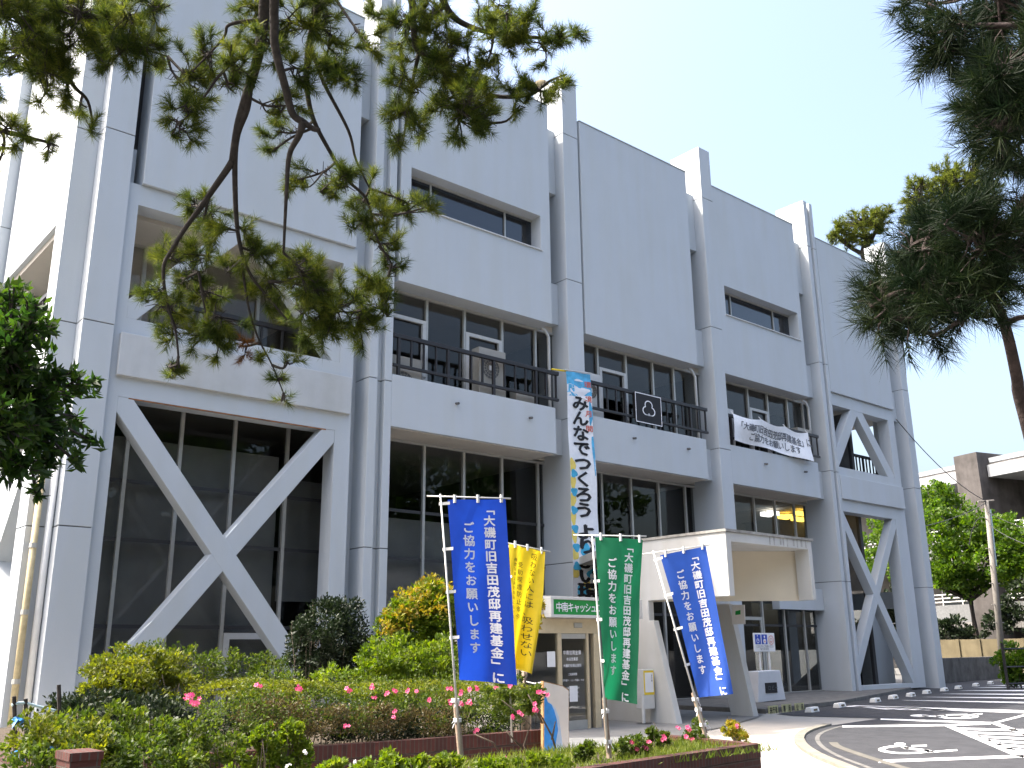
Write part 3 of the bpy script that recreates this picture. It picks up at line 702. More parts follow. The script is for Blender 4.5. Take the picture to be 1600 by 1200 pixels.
# box sign over the booth
sg = thing('cash_corner_sign', 'green box sign with white lettering and pale frame above the cash booth door', 'sign', (8.7, -3.7, 1.94))
sx0, sx1, sz0, sz1 = 7.84, 10.4, 1.945, 2.335
mb = MB(); mb.box(sx0, sx1, FY-.22, FY+.0, sz1-.055, sz1); mb.box(sx0, sx1, FY-.22, FY, sz0, sz0+.055); mb.box(sx0, sx0+.07, FY-.22, FY, sz0+.055, sz1-.055); mb.box(sx1-.07, sx1, FY-.22, FY, sz0+.055, sz1-.055)
mb.build('frame', 'alu_white', sg, bevel=.008)
MB().box(sx0+.07, sx1-.07, FY-.19, FY-.01, sz0+.055, sz1-.055).build('face', 'sign_green', sg)
mb = MB(); put_row(mb, '中南キャッシュコーナー', 8.07, -(sz0+sz1)/2, .155, .175, .19, flat(FY-.196), .016); mb.build('lettering', 'white_ink', sg)

# ------------------------------------------------------------------ air conditioners and other things on the balconies
def aircon(label, x0, x1, y0, y1, z0, z1, fans, body='ac_body', group='air conditioner units on the balconies'):
    t = thing('air_conditioner', label, 'air conditioner', ((x0+x1)/2, (y0+y1)/2, z0), group)
    MB().box(x0, x1, y0, y1, z0, z1).build('casing', body, t, bevel=.012)
    h = (z1-z0)/fans; r = min(.40*h, (x1-x0)*.34); cx = x0+(x1-x0)*.42
    for i in range(fans):
        cz = z0+h*(i+.5)
        MB().disc((cx, y0-.004, cz), (1, 0, 0), (0, 0, 1), r, 24).build('fan_opening', 'ac_dark', t)
        mb = MB()
        for k in range(1, 5): mb.disc((cx, y0-.010, cz), (1, 0, 0), (0, 0, 1), r*k/4, 24, r*k/4-.012)
        for k in range(8):
            a = math.pi*k/8; c, s_ = math.cos(a)*r, math.sin(a)*r; nx, nz = -math.sin(a)*.005, math.cos(a)*.005
            mb.add([(cx-c+nx, y0-.013, cz-s_+nz), (cx+c+nx, y0-.013, cz+s_+nz), (cx+c-nx, y0-.013, cz+s_-nz), (cx-c-nx, y0-.013, cz-s_-nz)], [(0, 1, 2, 3)])
        mb.build('fan_grille', 'ac_body', t)
        MB().box(cx-.05, cx+.05, y0-.02, y0-.015, cz-.06, cz+.06).build('badge', 'notice_paper', t)
    mb = MB()
    for k in range(4): mb.box(x1-(x1-x0)*.22, x1-(x1-x0)*.08, y0-.006, y0-.001, z0+.12+k*.09, z0+.15+k*.09)
    mb.build('data_label', 'notice_paper', t)
    return t
aircon('grey single fan air conditioner at the left end of the first balcony', 6.75, 7.62, .22, .50, 6.63, 7.93, 1)
aircon('tall beige twin fan air conditioner behind the first balcony railing', 9.32, 10.18, .20, .50, 6.63, 8.62, 2)
aircon('low beige air conditioner by the white pipe on the first balcony', 10.55, 11.25, .24, .50, 6.63, 7.72, 1)
aircon('white air conditioner behind the railing left of the emblem board', 12.95, 13.62, .22, .50, 6.63, 8.66, 2, 'alu_white')
aircon('small white air conditioner above the left end of the white banner', 19.08, 19.62, .22, .50, 6.63, 8.62, 1, 'alu_white')
aircon('beige air conditioner above the right end of the white banner', 23.2, 24.05, .24, .5, 6.63, 8.58, 1)

# emblem board on the second railing
em = thing('emblem_board', 'black board with white three lobed emblem hung on the middle balcony railing', 'sign board', (15.6, -.02, 7.6))
a = py_(991, 619, 0); b = py_(1033, 657, 0)
ex0, ex1, ez0, ez1 = a[0], b[0], 7.47, 8.33
MB().box(ex0, ex1, -.03, .015, ez0, ez1).build('board', 'ink', em, bevel=.004)
mb = MB(); t_ = .022
mb.box(ex0, ex1, -.036, -.031, ez1-t_, ez1); mb.box(ex0, ex1, -.036, -.031, ez0, ez0+t_); mb.box(ex0, ex0+t_, -.036, -.031, ez0+t_, ez1-t_); mb.box(ex1-t_, ex1, -.036, -.031, ez0+t_, ez1-t_)
mb.build('border', 'white_ink', em)
cxm, czm = (ex0+ex1)/2, (ez0+ez1)/2; mb = MB()
lob = []
for k, (dx, dz) in enumerate(((0, .115), (-.10, -.06), (.10, -.06))):
    lob.append((dx, dz))
N = 40
for (dx, dz) in lob:       # outline of the union of three circles
    for j in range(N):
        a0, a1 = 2*math.pi*j/N, 2*math.pi*(j+1)/N; R1, R0 = .135, .105
        mxp = (dx+R1*math.cos((a0+a1)/2), dz+R1*math.sin((a0+a1)/2))
        if any(math.hypot(mxp[0]-q[0], mxp[1]-q[1]) < R1-.012 for q in lob if q != (dx, dz)): continue
        mb.add([(cxm+dx+r*math.cos(a)*1.25, -.037, czm+dz+r*math.sin(a)) for r, a in ((R1, a0), (R1, a1), (R0, a1), (R0, a0))], [(0, 1, 2, 3)])
mb.box(cxm-.11, cxm+.11, -.037, -.0365, czm-.195, czm-.17)
mb.build('emblem', 'white_ink', em)

# ------------------------------------------------------------------ banners
def cloth(name, mat, parent, surf, w, h, nu=16, nv=44, thick=0.0):
    V = np.array([surf(w*i/nu, h*j/nv) for j in range(nv+1) for i in range(nu+1)])
    F = np.array([(j*(nu+1)+i, (j+1)*(nu+1)+i, (j+1)*(nu+1)+i+1, j*(nu+1)+i+1) for j in range(nv) for i in range(nu)])
    o = np_mesh(name, V, F, mat, parent); o.data.polygons.foreach_set('use_smooth', [True]*len(F)); return o
def quad_surf(TL, TR, BL, BR, w, h, wave, lift=0.0):
    TL, TR, BL, BR = map(np.array, (TL, TR, BL, BR))
    n = nrm(np.cross(TR-TL, BL-TL)); 
    if np.dot(n, CAM-TL) < 0: n = -n
    def s(a, b):
        u, v = a/w, b/h
        p = TL*(1-u)*(1-v)+TR*u*(1-v)+BL*(1-u)*v+BR*u*v
        return p+n*(wave(u, v)*1.45+lift)
    return s
WL, WH = .60/K, 1.80/K
def nobori(name_label, D, corners, pole_top, pole_base, bar, col, wave, texts, ink='white_ink', stake=None, cat='banner', stretch=(0, 0), h=WH, loops=True):
    TL, TR, BL, BR = [at(x, y, D+dd) for (x, y, dd) in corners]
    pb = at(*pole_base, D); pt = at(*pole_top, D)
    t = thing('banner_flag', name_label, cat, tuple(pb), 'upright banner flags in front of the hall')
    MB().tube([pb, pb*.4+pt*.6, pt], [.011, .010, .008], 8).build('pole', 'bamboo', t, smooth=True)
    MB().tube([at(bar[0], bar[1], D), at(bar[2], bar[3], D+bar[4])], .007, 8).build('crossbar', 'bamboo', t, smooth=True)
    S = quad_surf(TL, TR, BL, BR, WL, h, wave)
    c = cloth('flag', col, t, S, WL, h)
    S2 = quad_surf(TL, TR, BL, BR, WL, h, wave, .006)
    for (tx, cx, y0, st, w_, hh, off) in texts: mb = MB(); put_column(mb, tx, cx, y0, st, w_, hh, S2, off); mb.build('lettering', ink, c, recalc=False)
    for f in (.12, .52, .93):
        q = S(WL*f, 0); MB().box(q[0]-.012, q[0]+.012, q[1]-.008, q[1]+.008, q[2]-.03, q[2]+.045).build('loop', 'white_paint', c)
    for f in (.02, .28, .52, .77):
        q = S(0, h*f); ax = pb+(pt-pb)*np.clip(np.dot(q-pb, pt-pb)/np.dot(pt-pb, pt-pb), 0, 1)
        mid = (q+ax)/2; e = nrm(q-ax)*(np.linalg.norm(q-ax)/2+.02)
        mb = MB(); mb.add([mid-e+(0, 0, .014), mid+e+(0, 0, .014), mid+e-(0, 0, .014), mid-e-(0, 0, .014)], [(0, 1, 2, 3)]); mb.build('loop', 'white_paint', c)
    if stake:
        s0, s1, ties = stake
        p0, p1 = at(*s0, D+.03), at(*s1, D+.03)
        MB().tube([p0, p1], [.028, .024], 6).build('stake', 'wood', t)
        random.seed(7)
        for ty in ties:
            q = p0+(p1-p0)*ty; mb = MB()
            for k in range(3): mb.tube([q+np.array([math.cos(a)*.033, math.sin(a)*.033, .012*k]) for a in np.linspace(0, 6.28, 9)], .006, 5)
            for k in range(4):
                v = np.array([random.uniform(-1, 1), -.4, random.uniform(-.4, .8)]); mb.tube([q+v*.02, q+v*.07, q+v*.10+np.array([0, 0, -.02])], .004, 4)
            mb.build('tie', 'rope', t)
    return t
MAIN, SUB = '「大磯町旧吉田茂邸再建基金」に', 'ご協力をお願いします'
def main_text(h=WH): return [(MAIN, WL*.70, h*.055, h*.0655, .108, .098, .030), (SUB, WL*.32, h*.16, h*.0735, .112, .102, .028)]
nobori('large blue banner flag with white lettering nearest the camera beside the photinia bush', 8.9,
       [(699, 781, 0), (790, 780, .12), (717, 1062, -.02), (806, 1070, .10)], (688, 772), (720, 1185), (667, 775, 798, 779, .12), 'cloth_blue',
       lambda u, v: .030*math.sin(5.5*u+2.2*v+.5)*(.3+v)+.018*math.sin(9*v+3*u)*v+.02*math.sin(11*u-2*v)*max(0, v-.5), main_text(),
       stake=((721, 1190), (711, 1090), (.93, .62)))
nobori('yellow banner flag with black lettering half hidden behind the large blue one', 10.9,
       [(795, 850, 0), (852, 862, .25), (792, 1036, 0), (828, 1054, .1)], (789, 846), (800, 1160), (786, 847, 860, 862, .3), 'cloth_yellow',
       lambda u, v: .05*math.sin(7*u+1.4*v)*(.3+.8*v)+.02*math.sin(12*u+5*v),
       [('吸わない人には、吸わせない', WL*.72, .10, .103, .120, .098, 0), ('受動喫煙防止条例', WL*.34, .24, .098, .09, .08, 0), ('神奈川県公共的施設における', WL*.14, .20, .062, .06, .056, .006)], ink='ink', h=1.5/K*1.2)
nobori('green banner flag with white lettering in front of the cash booth', 9.75,
       [(930, 839, 0), (1005, 843, .12), (943, 1092, .0), (994, 1100, .08)], (925, 835), (950, 1176), (896, 836, 1010, 838, .15), 'cloth_green',
       lambda u, v: .045*math.sin(4.4*u+3.2*v-.4)*(.25+v*.9)+.02*math.sin(10*v+2*u)*v, main_text(), stake=((952, 1185), (944, 1090), (.25, .75)))
nobori('tilted blue banner flag with white lettering in front of the porch opening', 10.6,
       [(1031, 868, 0), (1103, 853, .12), (1094, 1090, .0), (1143, 1084, .06)], (1020, 860), (1104, 1152), (1004, 866, 1110, 851, .15), 'cloth_blue_pale',
       lambda u, v: .035*math.sin(5*u+3*v+.9)*(.3+v*.8)+.03*v*v*math.sin(6*v+2*u), main_text(), stake=((1102, 1146), (1083, 1082), (.80, .55, .18)))

# tall banner strapped to the pier
tb = thing('pier_banner', 'tall white vertical banner with black lettering hung on the pier above the booth', 'banner', (12.5, -.1, 2.9))
A, Bq, Cq, Dq = py_(884, 580, -.05), py_(922, 585, -.05), py_(897, 932, -.05), py_(941, 936, -.05)
bw_, bh_ = .62, 5.45
tw = lambda u, v: .015*math.sin(6*u+4*v)+.012*math.sin(17*v)
def TS(lift): 
    S_ = quad_surf(A, Bq, Cq, Dq, bw_, bh_, tw, lift); return S_
cl = cloth('sheet', 'cloth_white', tb, TS(0), bw_, bh_, 10, 60)
mb = MB(); put_column(mb, 'みんなでつくろう', bw_*.50, .78, .375, .44, .40, TS(.012), .036); mb.build('lettering', 'ink', cl, recalc=False)
mb = MB(); put_column(mb, 'よりよい環境', bw_*.52, 3.92, .345, .46, .39, TS(.012), .045); mb.build('lettering', 'ink', cl, recalc=False)
mb = MB(); put_column(mb, '環境月間', bw_*.86, .28, .37, .17, .17, TS(.010), .012); mb.build('side_lettering', 'red_ink', cl, recalc=False)
def blob_patch(mat, name, spots, lift):
    rng = random.Random(3); mb = MB(); S_ = TS(lift)
    for (cx, cy, rx, ry) in spots:
        n = 14; ph = rng.uniform(0, 6); pts = []
        for k in range(n):
            a = 2*math.pi*k/n; q = 1+.18*math.sin(3*a+ph); pts.append(S_(min(max(cx+rx*q*math.cos(a), 0), bw_), min(max(cy+ry*q*math.sin(a), 0), bh_)))
        mb.add(pts, [tuple(range(n))])
    mb.build(name, mat, cl, recalc=False)
Sk = TS(.003); mb = MB(); mb.add([Sk(bw_*i/8, y) for y in (.0, .25, .5, .62) for i in range(9)], [(j*9+i, j*9+i+1, (j+1)*9+i+1, (j+1)*9+i) for j in range(3) for i in range(8)]); mb.build('sky_print', 'sky_print', cl, recalc=False)
blob_patch('white_ink', 'cloud_print', [(.12, .42, .16, .10), (.30, .50, .22, .12), (.46, .44, .12, .07), (.1, .60, .2, .08), (.5, .62, .2, .06), (.3, .2, .12, .03)], .005)
blob_patch('sky_print', 'sky_print', [(.58, 1.0, .04, .3), (.595, 2.0, .03, .5)], .0042)
blob_patch('flower_yellow', 'yellow_print', [(.06, 2.35+i*.42, .075, .17) for i in range(7)]+[(.28, 5.2, .1, .14), (.55, 4.6, .06, .2)], .005)
blob_patch('flower_blue', 'blue_print', [(.09, 2.55+i*.44, .085, .10) for i in range(6)]+[(.30, 4.35, .11, .16), (.42, 4.9, .12, .13), (.2, 5.3, .12, .12)], .007)
MB().tube([A+(-.06, -.01, .03), Bq+(.04, -.01, .03)], .018, 8).build('crossbar', 'alu_white', tb)
q = py_(876, 579, -.02); MB().tube([q+(-.28, .05, .0), q+(.22, -.01, .02)], .025, 6).build('strap', 'yellow', tb)

# white banner tied to the right balcony railing
wb = thing('balcony_banner', 'white horizontal banner with two lines of black lettering tied to the right balcony railing', 'banner', (21.5, -.1, 7.5))
A, Bq, Cq, Dq = py_(1145, 646, -.04), py_(1265, 675, -.06), py_(1146, 690, -.10), py_(1268, 719, -.10)
bw_, bh_ = 4.35, 1.05
def ww(u, v): return .05*math.sin(5*u+3*v)+.03*math.sin(13*u-4*v)*(v)
def wbs(lift):
    S0 = quad_surf(A, Bq, Cq, Dq, bw_, bh_, ww, lift)
    def s(a, b):
        u, v = a/bw_, b/bh_
        p = S0(a, b); sag = .10*(1-v)*abs(math.sin(3*math.pi*u))*(.6+.4*math.sin(2*u)); edge = .05*math.sin(math.pi*v)
        p = p.copy(); p[2] += -sag+.07*v*math.sin(4*u+.6); return p
    return s
cl = cloth('sheet', 'cloth_white', wb, wbs(0), bw_, bh_, 60, 16)
mb = MB(); put_row(mb, '「大磯町旧吉田茂邸再建基金」に', .30, .38, .285, .30, .34, wbs(.012), .016); mb.build('lettering', 'ink_grey', cl, recalc=False); mb = MB(); put_row(mb, 'ご協力をお願いします', .98, .74, .285, .30, .34, wbs(.012), .016)
mb.build('lettering', 'ink_grey', cl, recalc=False)
for q in (wbs(0)(.02, .02), wbs(0)(bw_-.02, .02), wbs(0)(bw_*.33, .02), wbs(0)(bw_*.68, .02)):
    MB().tube([q, q+np.array([0, .10, .12])], .012, 5).build('tie', 'rope', wb)

# ------------------------------------------------------------------ small things around the porch
nb = thing('notice_box', 'white and yellow notice box on a single post beside the left porch wall', 'notice box', tuple(pz_(1006, 1131)))
p = pz_(1006, 1131)
dv = np.array([p[0], p[1]])
mb = MB().tube([p, p+(0, 0, .55)], .035, 8); mb.build('post', 'alu_white', nb)
MB().disc(p+np.array([0, 0, .012]), (1, 0, 0), (0, 1, 0), .16, 18).build('base_plate', 'mullion_dark', nb)
Yb = p[1]; a = py_(1003, 1046, Yb); b = py_(1022, 1107, Yb)
MB().box(a[0], b[0], Yb-.03, Yb+.20, b[2], a[2]).build('box', 'alu_white', nb, bevel=.01)
c = py_(1003, 1048, Yb); d_ = py_(1022, 1085, Yb); e = .03
mb = MB(); mb.box(a[0]+.005, b[0]-.005, Yb-.036, Yb-.031, d_[2], c[2]); mb.build('border', 'yellow', nb)
MB().box(a[0]+.035, b[0]-.03, Yb-.041, Yb-.037, d_[2]+.05, c[2]-.04).build('notice', 'notice_paper', nb)
mb = MB(); put_column(mb, '意見箱', b[0]-.08, -(c[2]-.10), .05, .04, .045, flat(Yb-.044), .006); mb.build('lettering', 'ink', nb)

pt_ = thing('stone_pedestal', 'pale trapezoid monument block with a dark plaque right of the porch', 'monument', (17.9, -1.7, 0))
Yp = -1.75
P = [py_(x, y, Yp) for x, y in ((1185, 1098), (1228, 1093), (1219, 1047), (1185, 1049))]
mb = MB(); mb.prism([(v[0], v[2]) for v in P], 'y', Yp, Yp+.35); mb.build('block', 'pedestal', pt_, bevel=.015)
a = py_(1195, 1067, Yp); b = py_(1214, 1082, Yp)
MB().box(a[0], b[0], Yp-.02, Yp-.001, b[2], a[2]).build('plaque', 'ink', pt_)
mb = MB(); put_row(mb, 'ロビー', a[0]+.16, -(a[2]+b[2])/2, .16, .13, .14, flat(Yp-.024), 0); mb.build('lettering', 'ink_grey', pt_)
ws = thing('accessible_parking_sign', 'white sign with blue wheelchair pictogram on two posts behind the pale monument block', 'sign', (17.8, -1.3, 0))
Yw = -1.35
a = py_(1176, 989, Yw); b = py_(1211, 1018, Yw)
MB().box(a[0], b[0], Yw-.02, Yw+.01, b[2], a[2]).build('panel', 'sign_white', ws, bevel=.008)
W_, H_ = b[0]-a[0], a[2]-b[2]
for f in (.28, .73): MB().tube([(a[0]+W_*f, Yw+.03, -.01), (a[0]+W_*f, Yw+.03, b[2]+.2)], .03, 8).build('post', 'white_paint', ws)
for i, m_ in enumerate(('sign_blue', 'sign_blue')):
    x0 = a[0]+W_*(.06+.31*i); MB().box(x0, x0+W_*.26, Yw-.026, Yw-.021, a[2]-H_*.60, a[2]-H_*.08).build('pictogram_ground', m_, ws)
mb = MB(); cx, cz = a[0]+W_*.18, a[2]-H_*.42; s_ = H_*.13
mb.disc((cx, Yw-.028, cz), (1, 0, 0), (0, 0, 1), s_, 18, s_*.72); mb.disc((cx-s_*.2, Yw-.029, cz+s_*2.1), (1, 0, 0), (0, 0, 1), s_*.34, 12)
mb.box(cx-s_*.35, cx-.02, Yw-.030, Yw-.0285, cz+s_*.2, cz+s_*1.6); mb.box(cx-s_*.2, cx+s_*.9, Yw-.0305, Yw-.029, cz+s_*.1, cz+s_*.4)
mb.build('wheelchair_pictogram', 'white_ink', ws)
mb = MB(); cx = a[0]+W_*.50; mb.disc((cx, Yw-.028, cz+s_*1.7), (1, 0, 0), (0, 0, 1), s_*.5, 14); mb.disc((cx, Yw-.0285, cz-s_*.2), (1, 0, 0), (0, 0, 1), s_*1.05, 16); mb.build('person_pictogram', 'white_ink', ws)
mb = MB(); mb.disc((cx+s_*.1, Yw-.030, cz-.02), (1, 0, 0), (0, 0, 1), s_*.42, 12); mb.build('heart_pictogram', 'red_ink', ws)
mb = MB(); cx = a[0]+W_*.81; mb.disc((cx, Yw-.028, cz+s_*.3), (1, 0, 0), (0, 0, 1), s_*1.9, 20, s_*1.65); mb.disc((cx, Yw-.028, cz+s_*.2), (1, 0, 0), (0, 0, 1), s_*.95, 16, s_*.75); mb.box(cx-s_*.7, cx+s_*.7, Yw-.0285, Yw-.028, cz-s_*.5, cz-s_*.3); mb.build('stroller_pictogram', 'red_ink', ws)
mb = MB(); put_row(mb, 'どなたでもご利用ください', a[0]+W_*.12, -(a[2]-H_*.72), W_*.07, .075, .075, flat(Yw-.028), 0); mb.build('lettering', 'ink_grey', ws); mb = MB(); put_row(mb, '優先駐車場', a[0]+W_*.3, -(a[2]-H_*.86), W_*.08, .07, .07, flat(Yw-.028), 0); mb.build('lettering', 'ink_grey', ws)
# yellow plates on the plinth face
def plate(px, py, w, tx, label):
    t0 = pz_(px-w/2, py+6); n = nrm(np.array([.12, -.99, 0])); u = np.array([.992, .125, 0]); L_ = .46
    c = px_(px, py, pz_(px, py+9, -.1)[0]); c = pz_(px, py+8.5, -.1)
    c = c+np.array([0, 0, .055]); t = thing('bay_plate', label, 'plate', tuple(c), 'yellow plates on the kerb beside the porch')
    q = [c+u*s*L_/2+np.array([0, 0, z]) for s, z in ((-1, .10), (1, .10), (1, -.10), (-1, -.10))]
    mb = MB(); mb.add(q+[v-n*.02 for v in q], [(0, 1, 2, 3), (7, 6, 5, 4), (0, 4, 5, 1), (1, 5, 6, 2), (2, 6, 7, 3), (3, 7, 4, 0)]); mb.build('panel', 'yellow_plate', t)
    mb = MB(); put_row(mb, tx, -.13, 0, .13, .12, .16, lambda a, b: c+u*a+n*.004-np.array([0, 0, b]), .02); mb.build('lettering', 'ink', t)
plate(1209, 1105, 12, '来庁者', 'yellow plate with black lettering nearest the porch, first of three on the kerb')
plate(1230, 1102.5, 12, '専 用', 'yellow plate with black lettering, middle one of three on the kerb')
plate(1250, 1100.5, 11, '公 用', 'yellow plate with black lettering farthest from the porch on the kerb')

# wheel stops
WS = [(15.96, -4.0), (17.98, -3.5), (20.69, -2.95), (22.59, -2.45), (24.2, -2.15), (26.25, -1.62), (28.35, -1.18), (30.3, -.75), (33.0, -.15), (35.4, .35), (37.8, .85), (40.2, 1.3)]
WL_ = ['leftmost white concrete wheel stop, beside the yellow kerb plates', 'white concrete wheel stop second from the porch', 'white concrete wheel stop below the braced bay, third from the porch', 'white concrete wheel stop fourth from the porch',
       'white concrete wheel stop fifth from the porch', 'white concrete wheel stop sixth from the porch', 'white concrete wheel stop seventh from the porch', 'white concrete wheel stop eighth from the porch, by the building corner',
       'white concrete wheel stop before the dark low wall, fourth from the far end', 'white concrete wheel stop before the dark low wall, third from the far end', 'white concrete wheel stop second from the far end by the black fence', 'farthest white concrete wheel stop at the right edge by the black fence']
w0 = None
for (x, y), lb in zip(WS, WL_):
    if w0 is None:
        w0 = thing('wheel_stop', lb, 'wheel stop', (0, 0, 0), 'white wheel stops along the building')
        mb = MB(); mb.prism([(-.09, 0), (.09, 0), (.055, .11), (-.055, .11)], 'x', -.30, .30)
        for sx in (-1, 1):
            pass
        mb.build('block', 'white_paint', w0, bevel=.012)
        mb = MB(); mb.box(-.12, .12, -.092, -.078, .035, .075); mb.build('reflector', 'tan_wall', w0)
        o = w0
    else:
        o = copy_tree(w0); o['label'] = lb
    move(o, (x, y, -.105), math.atan2(.27, 1))

# painted board leaning by the planter
bd = thing('painted_board', 'white panel with slanted top and a blue painted shape standing by the brick planter', 'board', tuple(pz_(868, 1185)))
Yd = py_(868, 1185, -8.35)[1]
P = [py_(x, y, Yd) for x, y in ((849, 1192), (889, 1192), (889, 1078), (879, 1071), (849, 1064))]
mb = MB(); mb.prism([(v[0], v[2]) for v in P], 'y', Yd, Yd+.045); mb.build('panel', 'board_edge', bd)
cen = np.mean(P, 0); P2 = [cen+(v-cen)*np.array([.95, 1, .97]) for v in P]
mb = MB(); mb.prism([(v[0], v[2]) for v in P2], 'y', Yd-.004, Yd-.001); mb.build('face', 'board_white', bd)
Q = [py_(x, y, Yd-.006) for x, y in ((850.5, 1190), (850.5, 1092), (853, 1088), (856, 1097), (862, 1100), (868, 1107), (873, 1120), (876, 1140), (879, 1165), (880, 1190))]
mb = MB(); mb.add(Q, [tuple(range(len(Q)))]); mb.build('pale_painting', 'blue_paint_pale', bd)
Q = [py_(x, y, Yd-.008) for x, y in ((850.5, 1190), (850.5, 1092), (853, 1088), (856, 1097), (862, 1101), (866, 1110), (870, 1124), (872, 1140), (868, 1165), (872, 1190))]
mb = MB(); mb.add(Q, [tuple(range(len(Q)))]); mb.build('blue_painting', 'blue_paint', bd)

# ------------------------------------------------------------------ plants
def leaf_quads(C, D, L, Wd, rng, curl=.25):
    """one bent diamond per leaf: C centres, D unit directions"""
    n = len(C); r = nrm(rng.normal(size=(n, 3))); s = nrm(np.cross(D, r)); nn = np.cross(s, D)
    L = np.asarray(L).reshape(-1, 1)*(.7+.6*rng.random((n, 1))); Wd = np.asarray(Wd).reshape(-1, 1)*(.75+.5*rng.random((n, 1)))
    b = C-D*L*.5; t = C+D*L*.5-nn*L*curl*.5; m = C+nn*L*.03
    V = np.stack([b, m+s*Wd*.5, t, m-s*Wd*.5], 1).reshape(-1, 3)
    return V, np.arange(4*n).reshape(n, 4)
def blob_points(c, rad, n, rng, shell=.55):
    d = nrm(rng.normal(size=(n, 3))); r = rng.random((n, 1))**(1/3); r = np.where(rng.random((n, 1)) < shell, .78+.26*r, r)
    w_ = 1+.22*np.sin(d[:, :1]*4.1+c[0]*3)+.15*np.sin(d[:, 1:2]*6.3+c[1]*5+d[:, 2:]*3)
    return c+d*r*w_*np.asarray(rad), d
def lumpy(c, rad, n, rng, lumps=14, lr=.36):
    """points gathered in clumps over a blob, with gaps between the clumps"""
    k, _ = blob_points(c, np.asarray(rad)*.82, lumps, rng, .8); out = []; dd = []
    idx = rng.integers(0, lumps, n)
    p, d = blob_points(np.zeros(3), np.asarray(rad)*lr, n, rng, .45)
    return k[idx]+p, nrm(d*.8+nrm(k[idx]-c)*.7)
def foliage(name, mat, blobs, n, L, Wd, seed, parent, upbias=.35, lumps=14, lr=.36, curl=.25):
    rng = np.random.default_rng(seed); P = []; D = []
    vol = np.array([np.prod(np.asarray(b[1]))**(2/3) for b in blobs]); cnt = np.maximum(30, (n*vol/vol.sum())).astype(int)
    for (c, rad), m in zip(blobs, cnt):
        p, d = lumpy(np.asarray(c, float), rad, m, rng, lumps, lr); P.append(p); D.append(d)
    P = np.concatenate(P); D = nrm(np.concatenate(D)+rng.normal(size=P.shape)*.55+np.array([0, 0, upbias]))
    ok = P[:, 2] > -.09; P, D = P[ok], D[ok]
    V, F = leaf_quads(P, D, L, Wd, rng, curl); return np_mesh(name, V, F, mat, parent)
def stems(parent, base, blobs, r, rng, mat='twig', per=5, name='stems'):
    mb = MB(); base = np.asarray(base, float)
    for (c, rad) in blobs:
        for k in range(per):
            e = np.asarray(c)+rng.normal(size=3)*np.asarray(rad)*.45
            b0 = base if r > .03 else np.array([e[0]*.4+c[0]*.6, e[1]*.4+c[1]*.6, base[2]])
            m = (b0+e)/2+rng.normal(size=3)*.10*np.linalg.norm(e-b0)
            mb.tube([b0, m*.6+b0*.4, m*.5+e*.5, e], [r, r*.75, r*.5, r*.25], 5)
    return mb.build(name, mat, parent, smooth=True)
def rb(px, py, Y, rpx, ry=None, rz=None):
    """blob from the photo: centre pixel, depth line Y, radius in pixels"""
    c = py_(px, py, Y); k = np.linalg.norm(c-CAM)/FPX
    return (c, (rpx*k, (ry or rpx)*k, (rz or rpx)*k))
def shrub(name, label, cat, blobs, mat, n, L, Wd, seed, group=None, extra=(), stem=True, **kw):
    base = np.mean([b[0] for b in blobs], 0); base[2] = -.1
    t = thing(name, label, cat, tuple(base), group)
    foliage('leaves', mat, blobs, n, L, Wd, seed, t, **kw)
    for i, (m_, bl, nn) in enumerate(extra): foliage('leaves', m_, bl, nn, L, Wd, seed+50+i, t, **kw)
    if stem: stems(t, base, blobs, .011, np.random.default_rng(seed), per=7)
    return t
# blossom: five petals, one mesh shared by every flower
def blossom_mesh():
    mb = MB(); rng = random.Random(2)
    for k in range(5):
        a = 2*math.pi*k/5; u = np.array([math.cos(a), math.sin(a), .35]); v = np.array([-math.sin(a), math.cos(a), 0])
        mb.add([u*.004, u*.022+v*.016+(0, 0, .004), u*.040+v*.010, u*.044, u*.040-v*.010, u*.022-v*.016+(0, 0, .004)], [(0, 1, 2, 3, 4, 5)])
    return mb
_bl = {}
def flower(parent, c, mat='petal', s=1.0, rng=random.Random(5)):
    if mat not in _bl:
        o = blossom_mesh().build('flower', mat, None, recalc=False); _bl[mat] = o.data
    else:
        o = bpy.data.objects.new('flower', _bl[mat]); COL.objects.link(o)
    o.parent = parent; o0 = org_of(parent); o.location = (np.asarray(c)-o0)*K; o.scale = (s, s, s)
    v = Vector(CAM-np.asarray(c)).normalized()+Vector((rng.uniform(-.6, .6), rng.uniform(-.6, .6), rng.uniform(-.1, .9)))
    o.rotation_euler = v.to_track_quat('Z', 'Y').to_euler(); return o
def cluster(parent, px, py, Y, n=4, mat='petal', s=1.0, rng=random.Random(8)):
    c = py_(px, py, Y); s = s*.58
    for i in range(n): flower(parent, c+np.array([rng.uniform(-.05, .05), rng.uniform(-.04, .02), rng.uniform(-.035, .035)])*s, mat, s*rng.uniform(.8, 1.15))

